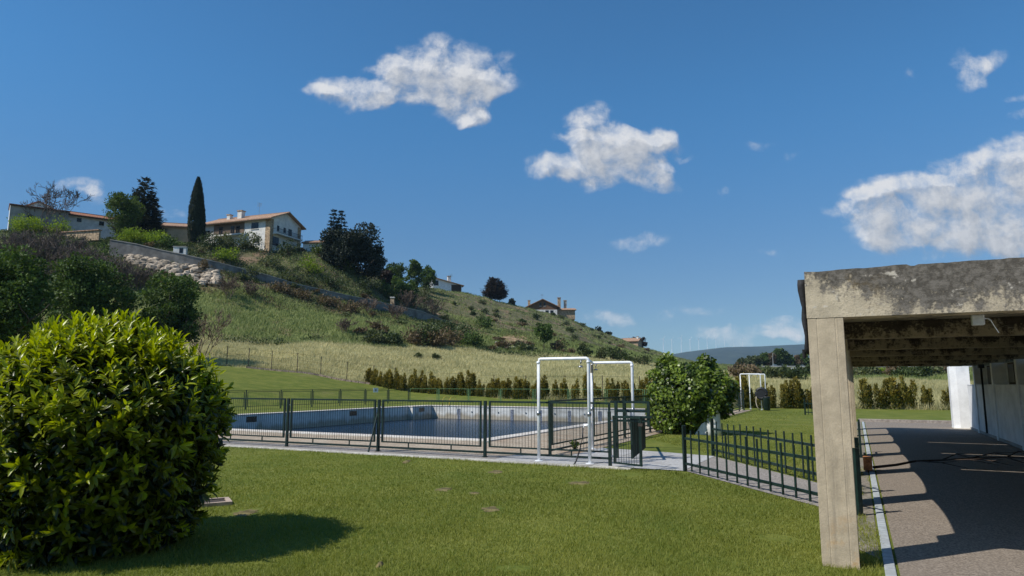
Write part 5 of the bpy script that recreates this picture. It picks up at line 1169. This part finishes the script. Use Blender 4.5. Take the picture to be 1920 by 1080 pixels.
for u, vb, vt, w, lm, lab in [(1098,670,645,28,'scrub_green','left leafy bush of the row at the hill foot right of the slope tree'),(1128,674,652,26,'olive','greyish bush in the row at the hill foot'),(1150,676,648,30,'scrub_green','bright leafy bush in the middle of the hill foot row'),(1172,678,655,34,'scrub_green','rightmost bush of the hill foot row, beside the ivy mound'),(1204,684,664,34,'olive','pale olive bush just left of the ivy mound top')]:
    S_('foot_bush', lab, u, vb, vt, w, lm, None, leaf=.4)
for u, vb, vt, w, lab in [(1186,648,634,20,'reddish far tree left in front of the far tiled house'),(1204,650,632,20,'reddish far tree right of the far tiled house'),(1122,630,612,16,'dark little tree on the skyline left of the far tiled house'),(1140,636,622,14,'second dark little tree on the skyline toward the far tiled house'),(960,576,562,10,'tiny dark tree left of the chalet-style house')]:
    T_('far_tree', lab, u, vb, vt, w, 'purple' if vt > 630 else 'conifer', 378 if u > 1100 else 300, leaf=.9, trunk=.06, clumps=24, per=26)
# garden shrubs below the houses, individually placed
GS_ = [(345,452,408,50,'tree_dark','big dark shrub under the cypress'),(320,468,440,46,'tree_dark','dark shrub between the lime hedge and the cypress'),(395,470,436,40,'scrub_green','green shrub at the left end of the white house front'),(425,468,436,38,'olive','olive shrub below the front balcony of the white house'),(470,470,434,44,'olive','broad shrub in front of the lower windows of the white house'),(540,480,450,50,'scrub_green','green shrub below the stone corner of the white house'),(425,490,462,46,'bright','bright green shrub on the slope below the front balcony'),(580,512,482,56,'bright','round lime-green bush on the slope between house and spruces'),(650,510,478,48,'tree_mid','mid-green bush at the foot of the dark evergreens'),(590,478,455,40,'tree_mid','green bush by the low tiled outbuilding'),(500,500,470,50,'olive','grey-green bush on the slope below the stone corner'),(470,520,498,46,'olive','grey-green bush just above the retaining wall'),(540,530,505,50,'olive','pale scrubby bush above the middle of the retaining wall'),(620,540,510,46,'scrub_green','green bush on the slope above the retaining wall bend'),(690,548,515,50,'scrub_green','dark bush below the rounded evergreen'),(405,505,486,26,'dry','rusty shrub at the bend of the retaining wall'),(185,500,448,66,'tree_dark','dark ragged bush left of the retaining wall end'),(380,512,490,30,'dry','dry shrub growing out of the rubble stone facing')]
for (u, vb, vt, w, lm, lab) in GS_: S_('garden_shrub', lab, u, vb, vt, w, lm, None, leaf=.36, clumps=30, per=32)
for (u, vb, vt, w, lm, lab) in [(715,552,512,44,'tree_dark','dark shrub on the crest right below the rounded evergreen'),(742,566,528,46,'tree_dark','dark shrub under the clump beside the ridge house, upper left one'),(772,575,538,50,'scrub_green','dark green shrub under the clump, above the end of the retaining wall'),(795,566,536,40,'olive','olive shrub below the small white ridge house'),(835,628,596,46,'scrub_green','green shrub at the head of the shaded gully'),(845,650,612,50,'dry','rusty brown shrub low in the gully'),(820,652,618,46,'dry','rusty brown shrub left of the gully bottom'),(885,650,622,44,'tree_dark','dark shrub at the gully bottom beside the rubble heap'),(770,648,615,50,'dry','broad rusty shrub on the lower slope above the field'),(740,646,618,46,'scrub_green','green shrub on the lower slope above the field'),(700,645,622,40,'olive','olive shrub on the lower slope, left of the rusty ones'),(520,548,530,46,'dry','reddish dry shrub directly under the retaining wall, left'),(560,560,542,50,'dry','reddish dry shrub directly under the retaining wall, middle'),(610,572,553,50,'dry','reddish dry shrub directly under the retaining wall, right'),(660,588,566,46,'dry','brown dry shrub under the retaining wall near the gate pier')]:
    S_('slope_bush', lab, u, vb, vt, w, lm, None, leaf=.36, clumps=34, per=34)
# bare thicket on the left slope
for (u, vb, vt, w, lab) in [(20,500,430,70,'leftmost grey leafless thicket on the slope'),(70,520,425,80,'tall grey leafless thicket below the barn'),(118,500,430,70,'grey leafless thicket left of the dark ragged bush'),(150,530,455,60,'lower grey leafless thicket above the park trees'),(215,540,478,60,'pale leafless shrub left of the rubble stone facing'),(255,545,492,50,'leafless shrub below the rubble stone facing'),(40,560,490,60,'low leafless thicket behind the leftmost park tree')]:
    B_('bare_thicket', lab, u, vb, vt, w, None, stems=13, depth=4, m='twig', minr=.042, cat='thicket')
for (u, vb, vt, w, lab) in [(428,560,508,40,'dark leafless shrub just below the bend of the retaining wall'),(470,555,525,40,'reddish leafless shrub below the retaining wall'),(690,590,555,40,'brown leafless shrub below the gate pier'),(740,600,562,36,'brown leafless shrub right of the gate pier'),(770,590,540,26,'thin pale leafless tree near the lower end of the retaining wall'),(810,596,556,36,'grey leafless shrub past the lower end of the retaining wall'),(645,625,592,40,'brown twiggy shrub on the lower green slope')]:
    B_('bare_shrub', lab, u, vb, vt, w, None, stems=7, depth=4, m='twig_brown', minr=.035)
# loose brush over the slope, alike
mesh_sets = {}
for lm in ('olive', 'scrub_green', 'dry'):
    mesh_sets[lm] = []
    for k in range(3):
        root = thing('slope_brush', 'low rounded brush among many alike on the hillside', 'brush', (0, -500, -50), 0, 'brush on the hillside'); V, F, T = shrub_mesh_parts(1.0, 1.6, 14, 26, .24); o = npmesh('foliage', V, F, L_[lm], root, T); mesh_sets[lm].append([root, False])
xs_, Ys_, qs_ = band(900, 1.0, 3.0, 0, 1230); cnt = 0; placed = []
for x, y, q in zip(xs_, Ys_, qs_):
    if cnt >= 140: break
    n1 = vnoise(np.array([x + 9]), np.array([y]), 12)[0]
    uu = 960 + x / y * 1293
    if n1 < .45 or (q < 1.75 and uu < 600) or (q < 1.2 and uu < 640) or any((x - a) ** 2 + (y - b) ** 2 < 5 for a, b in placed): continue
    placed.append((x, y)); lm = random.choice(['olive', 'olive', 'scrub_green', 'dry'] if q > 1.5 else ['olive', 'dry', 'dry']); e = random.choice(mesh_sets[lm]); sc_ = random.uniform(.7, 1.9); loc = (x, y, Hs(x, y) - .1)
    if not e[1]: e[0].location = loc; e[0].scale = (sc_,) * 3; e[1] = True
    else: dup(e[0], loc, random.random() * 6.28, None, None, (sc_ * random.uniform(.8, 1.4), sc_, sc_ * random.uniform(.7, 1.1)))
    cnt += 1
for lm in mesh_sets:
    for e in mesh_sets[lm]:
        if not e[1]:
            for c in kids(e[0]): bpy.data.objects.remove(c)
            bpy.data.objects.remove(e[0])
for (u, v) in ((783, 672), (818, 675)):
    S_('field_weed', 'dark tall weed tuft standing in the dry field, %s one' % ('left' if u < 800 else 'right'), u, v, v - 14, 14, 'olive', None, cat='weed', leaf=.3, clumps=8, per=20)
pw = S_('deck_weed', 'small weed growing through the paving behind the mesh fence', 1078, 842, 820, 12, 'tree_mid', 17.2, cat='weed', leaf=.07, clumps=7, per=10)

# ------------------------------------------------------------------ RIGHT: shrub belts, tree line, road, ridge, turbines
rngs = [(1385,1530,'left of the concrete post'),(1595,1800,'seen under the canopy')]
for (a, b, where) in rngs:
    u = a
    while u < b:
        Y = random.uniform(104, 135); lm = random.choice(['scrub_green', 'olive', 'scrub_green', 'tree_mid' if a < 1500 else 'bright', 'dry']); w = random.uniform(26, 48)
        S_('belt_shrub', 'mixed green shrub in the belt behind the pale field, ' + where, u, 708, random.uniform(678, 690) if a < 1500 else random.uniform(676, 692), w, lm, Y, leaf=.5, clumps=22, per=26, group='shrub belt ' + where); u += w * .55
for (u, vt, w, lm, lab) in [(1415,668,34,'olive','low rounded tree at the left end of the far tree line'),(1432,662,26,'tree_dark','dark rounded tree left of the lamp post in the far tree line'),(1445,664,24,'dry','brownish leafless-looking tree in the far tree line'),(1463,652,30,'tree_dark','tallest dark tree of the far tree line'),(1480,660,24,'tree_dark','dark tree right of the tallest one in the far tree line'),(1494,668,24,'dry','brownish tree right in the far tree line'),(1508,664,22,'tree_dark','dark tree beside the concrete post in the far tree line'),(1395,674,30,'olive','small olive tree right of the ivy mound top'),(1640,668,60,'dry','brown tree under the canopy edge, left'),(1690,662,60,'purple','dull bare-looking tree under the canopy edge, middle'),(1745,664,60,'tree_dark','dark tree under the canopy edge, right')]:
    T_('line_tree', lab, u, 690, vt, w, lm, 330, leaf=1.0, trunk=.1, clumps=60, per=34)
gr = thing('guard_rail', 'long pale roadside barrier in front of the far tree line', 'barrier'); mb = MB(); z0 = at(1450, 687, 300)[2]
mb.bar((at(1340, 687, 300)[0], 300, z0), (at(1900, 687, 300)[0], 300, z0), .3, .5); mb.build('beam', M['guard'], gr)
for k in range(24): x = at(1345 + k * 23, 687, 300)[0]; mb = MB(); mb.box(x - .1, x + .1, 300.16, 300.4, Hs(x, 300) - .3, z0 + .2); mb.build('post', M['guard'], gr)
lp = thing('lamp_post', 'thin pale lamp post in front of the far tree line', 'lamp post', (at(1450, 690, 280)[0], 280, Hs(at(1450, 690, 280)[0], 280)))
mb = MB(); mb.tube([(0, 0, -.3), (0, 0, 6.2)], .12, 6, .07); mb.build('pole', M['guard'], lp); mb = MB(); mb.bar((0, 0, 6.2), (1.0, 0, 6.35), .1); mb.build('lamp_head', M['guard'], lp)
wg = thing('goal_frame', 'white bar frame among the shrubs left of the concrete post', 'frame', (at(1490, 705, 108)[0], 108, Hs(at(1490, 705, 108)[0], 108)))
zt = at(1490, 690, 108)[2] - wg.location.z; mb = MB(); mb.bar((-.5, 0, zt), (.5, 0, zt), .10); mb.build('crossbar', M['white_wall'], wg)
for x in (-.48, .48): mb = MB(); mb.bar((x, 0, -.1), (x, 0, zt - .051), .06); mb.build('post', M['white_wall'], wg)
# distant ridge
us = np.linspace(1100, 2600, 120); top = np.interp(us, [1100, 1290, 1360, 1420, 1500, 1560, 1900, 2600], [690, 660, 651, 650, 646, 644, 648, 650]); V = []; rows = [(2600, 0), (3000, .35), (3500, .75), (3900, 1.0), (4600, .8)]
for (Y, f) in rows:
    for k, u in enumerate(us):
        zt = at(u, top[k], 3900)[2]; nz_ = mnoise.fractal(Vector((u * .012, Y * .002, 0)), 1, 2, 5) * 9 * (f > 0) * (1 if f < 1 else .25); V.append((rr(u) * Y, Y, 10 + (zt - 10) * f + nz_))
n = len(us); F = np.array([[r*n+k, r*n+k+1, (r+1)*n+k+1, (r+1)*n+k] for r in range(len(rows) - 1) for k in range(n - 1)])
hm, nt, bs = newmat('ridge_woods'); geo = N(nt, 'ShaderNodeNewGeometry'); nz = N(nt, 'ShaderNodeTexNoise', Scale=.012, Detail=8.0, Roughness=.7); nt.links.new(geo.outputs['Position'], nz.inputs['Vector'])
nt.links.new(mixc(nt, maprange(nt, nz.outputs['Fac'], .35, .65), (.010, .018, .014), (.034, .044, .030)), bs.inputs['Base Color']); bs.inputs['Roughness'].default_value = 1
o = npmesh('hills', np.array(V), F, hm, None, None, True); tag(o, kind='structure')
tp = None
for k, u in enumerate([1246, 1262, 1280, 1296.5, 1313, 1329, 1345.5, 1362, 1379.5, 1396]):
    Y = 4000; x = rr(u) * Y; vt = [636, 637, 634, 637, 636, 634, 634, 634, 636, 636][k]; zb = at(u, np.interp(u, us, top), 3900)[2] - 12; zt = at(u, vt, Y)[2]
    lab = 'white wind turbine in the row on the far wooded ridge'
    if tp is None:
        tp = thing('wind_turbine', lab, 'wind turbine', (x, Y, zb), 0, 'wind turbines on the far ridge'); h = zt - zb
        mb = MB(); mb.tube([(0, 0, 0), (0, 0, h)], 1.9, 8, 1.2); mb.build('tower', M['turbine'], tp); mb = MB(); mb.box(-2, 2, -5, 5, h - 1, h + 3); mb.build('nacelle', M['turbine'], tp)
        for q in range(3):
            a = q * 2.094 + .5; mb = MB(); mb.bar((0, -6, h + 1), (math.sin(a) * 24, -6, h + 1 + math.cos(a) * 24), 1.4, .6); mb.build('blade', M['turbine'], tp)
        h0 = h
    else: dup(tp, (x, Y, zb), random.uniform(-.6, .6), lab, None, ((zt - zb) / h0))

# ------------------------------------------------------------------ HAZE: the air between here and the ridge
mb = MB(); mb.box(-9600, 9600, -9600, 9600, -4.0, 330); hz = mb.build('haze', M['white_wall']); hz.data.materials.clear()
m = bpy.data.materials.new('air'); m.use_nodes = True; nt = m.node_tree; nt.nodes.clear()
pv = N(nt, 'ShaderNodeVolumePrincipled'); pv.inputs['Color'].default_value = (.50, .78, 1.0, 1); pv.inputs['Density'].default_value = 0.8e-4; pv.inputs['Anisotropy'].default_value = 0.0
nt.links.new(pv.outputs[0], N(nt, 'ShaderNodeOutputMaterial').inputs['Volume']); hz.data.materials.append(m); tag(hz, 'thin blue air haze over the valley', 'haze', kind='stuff')
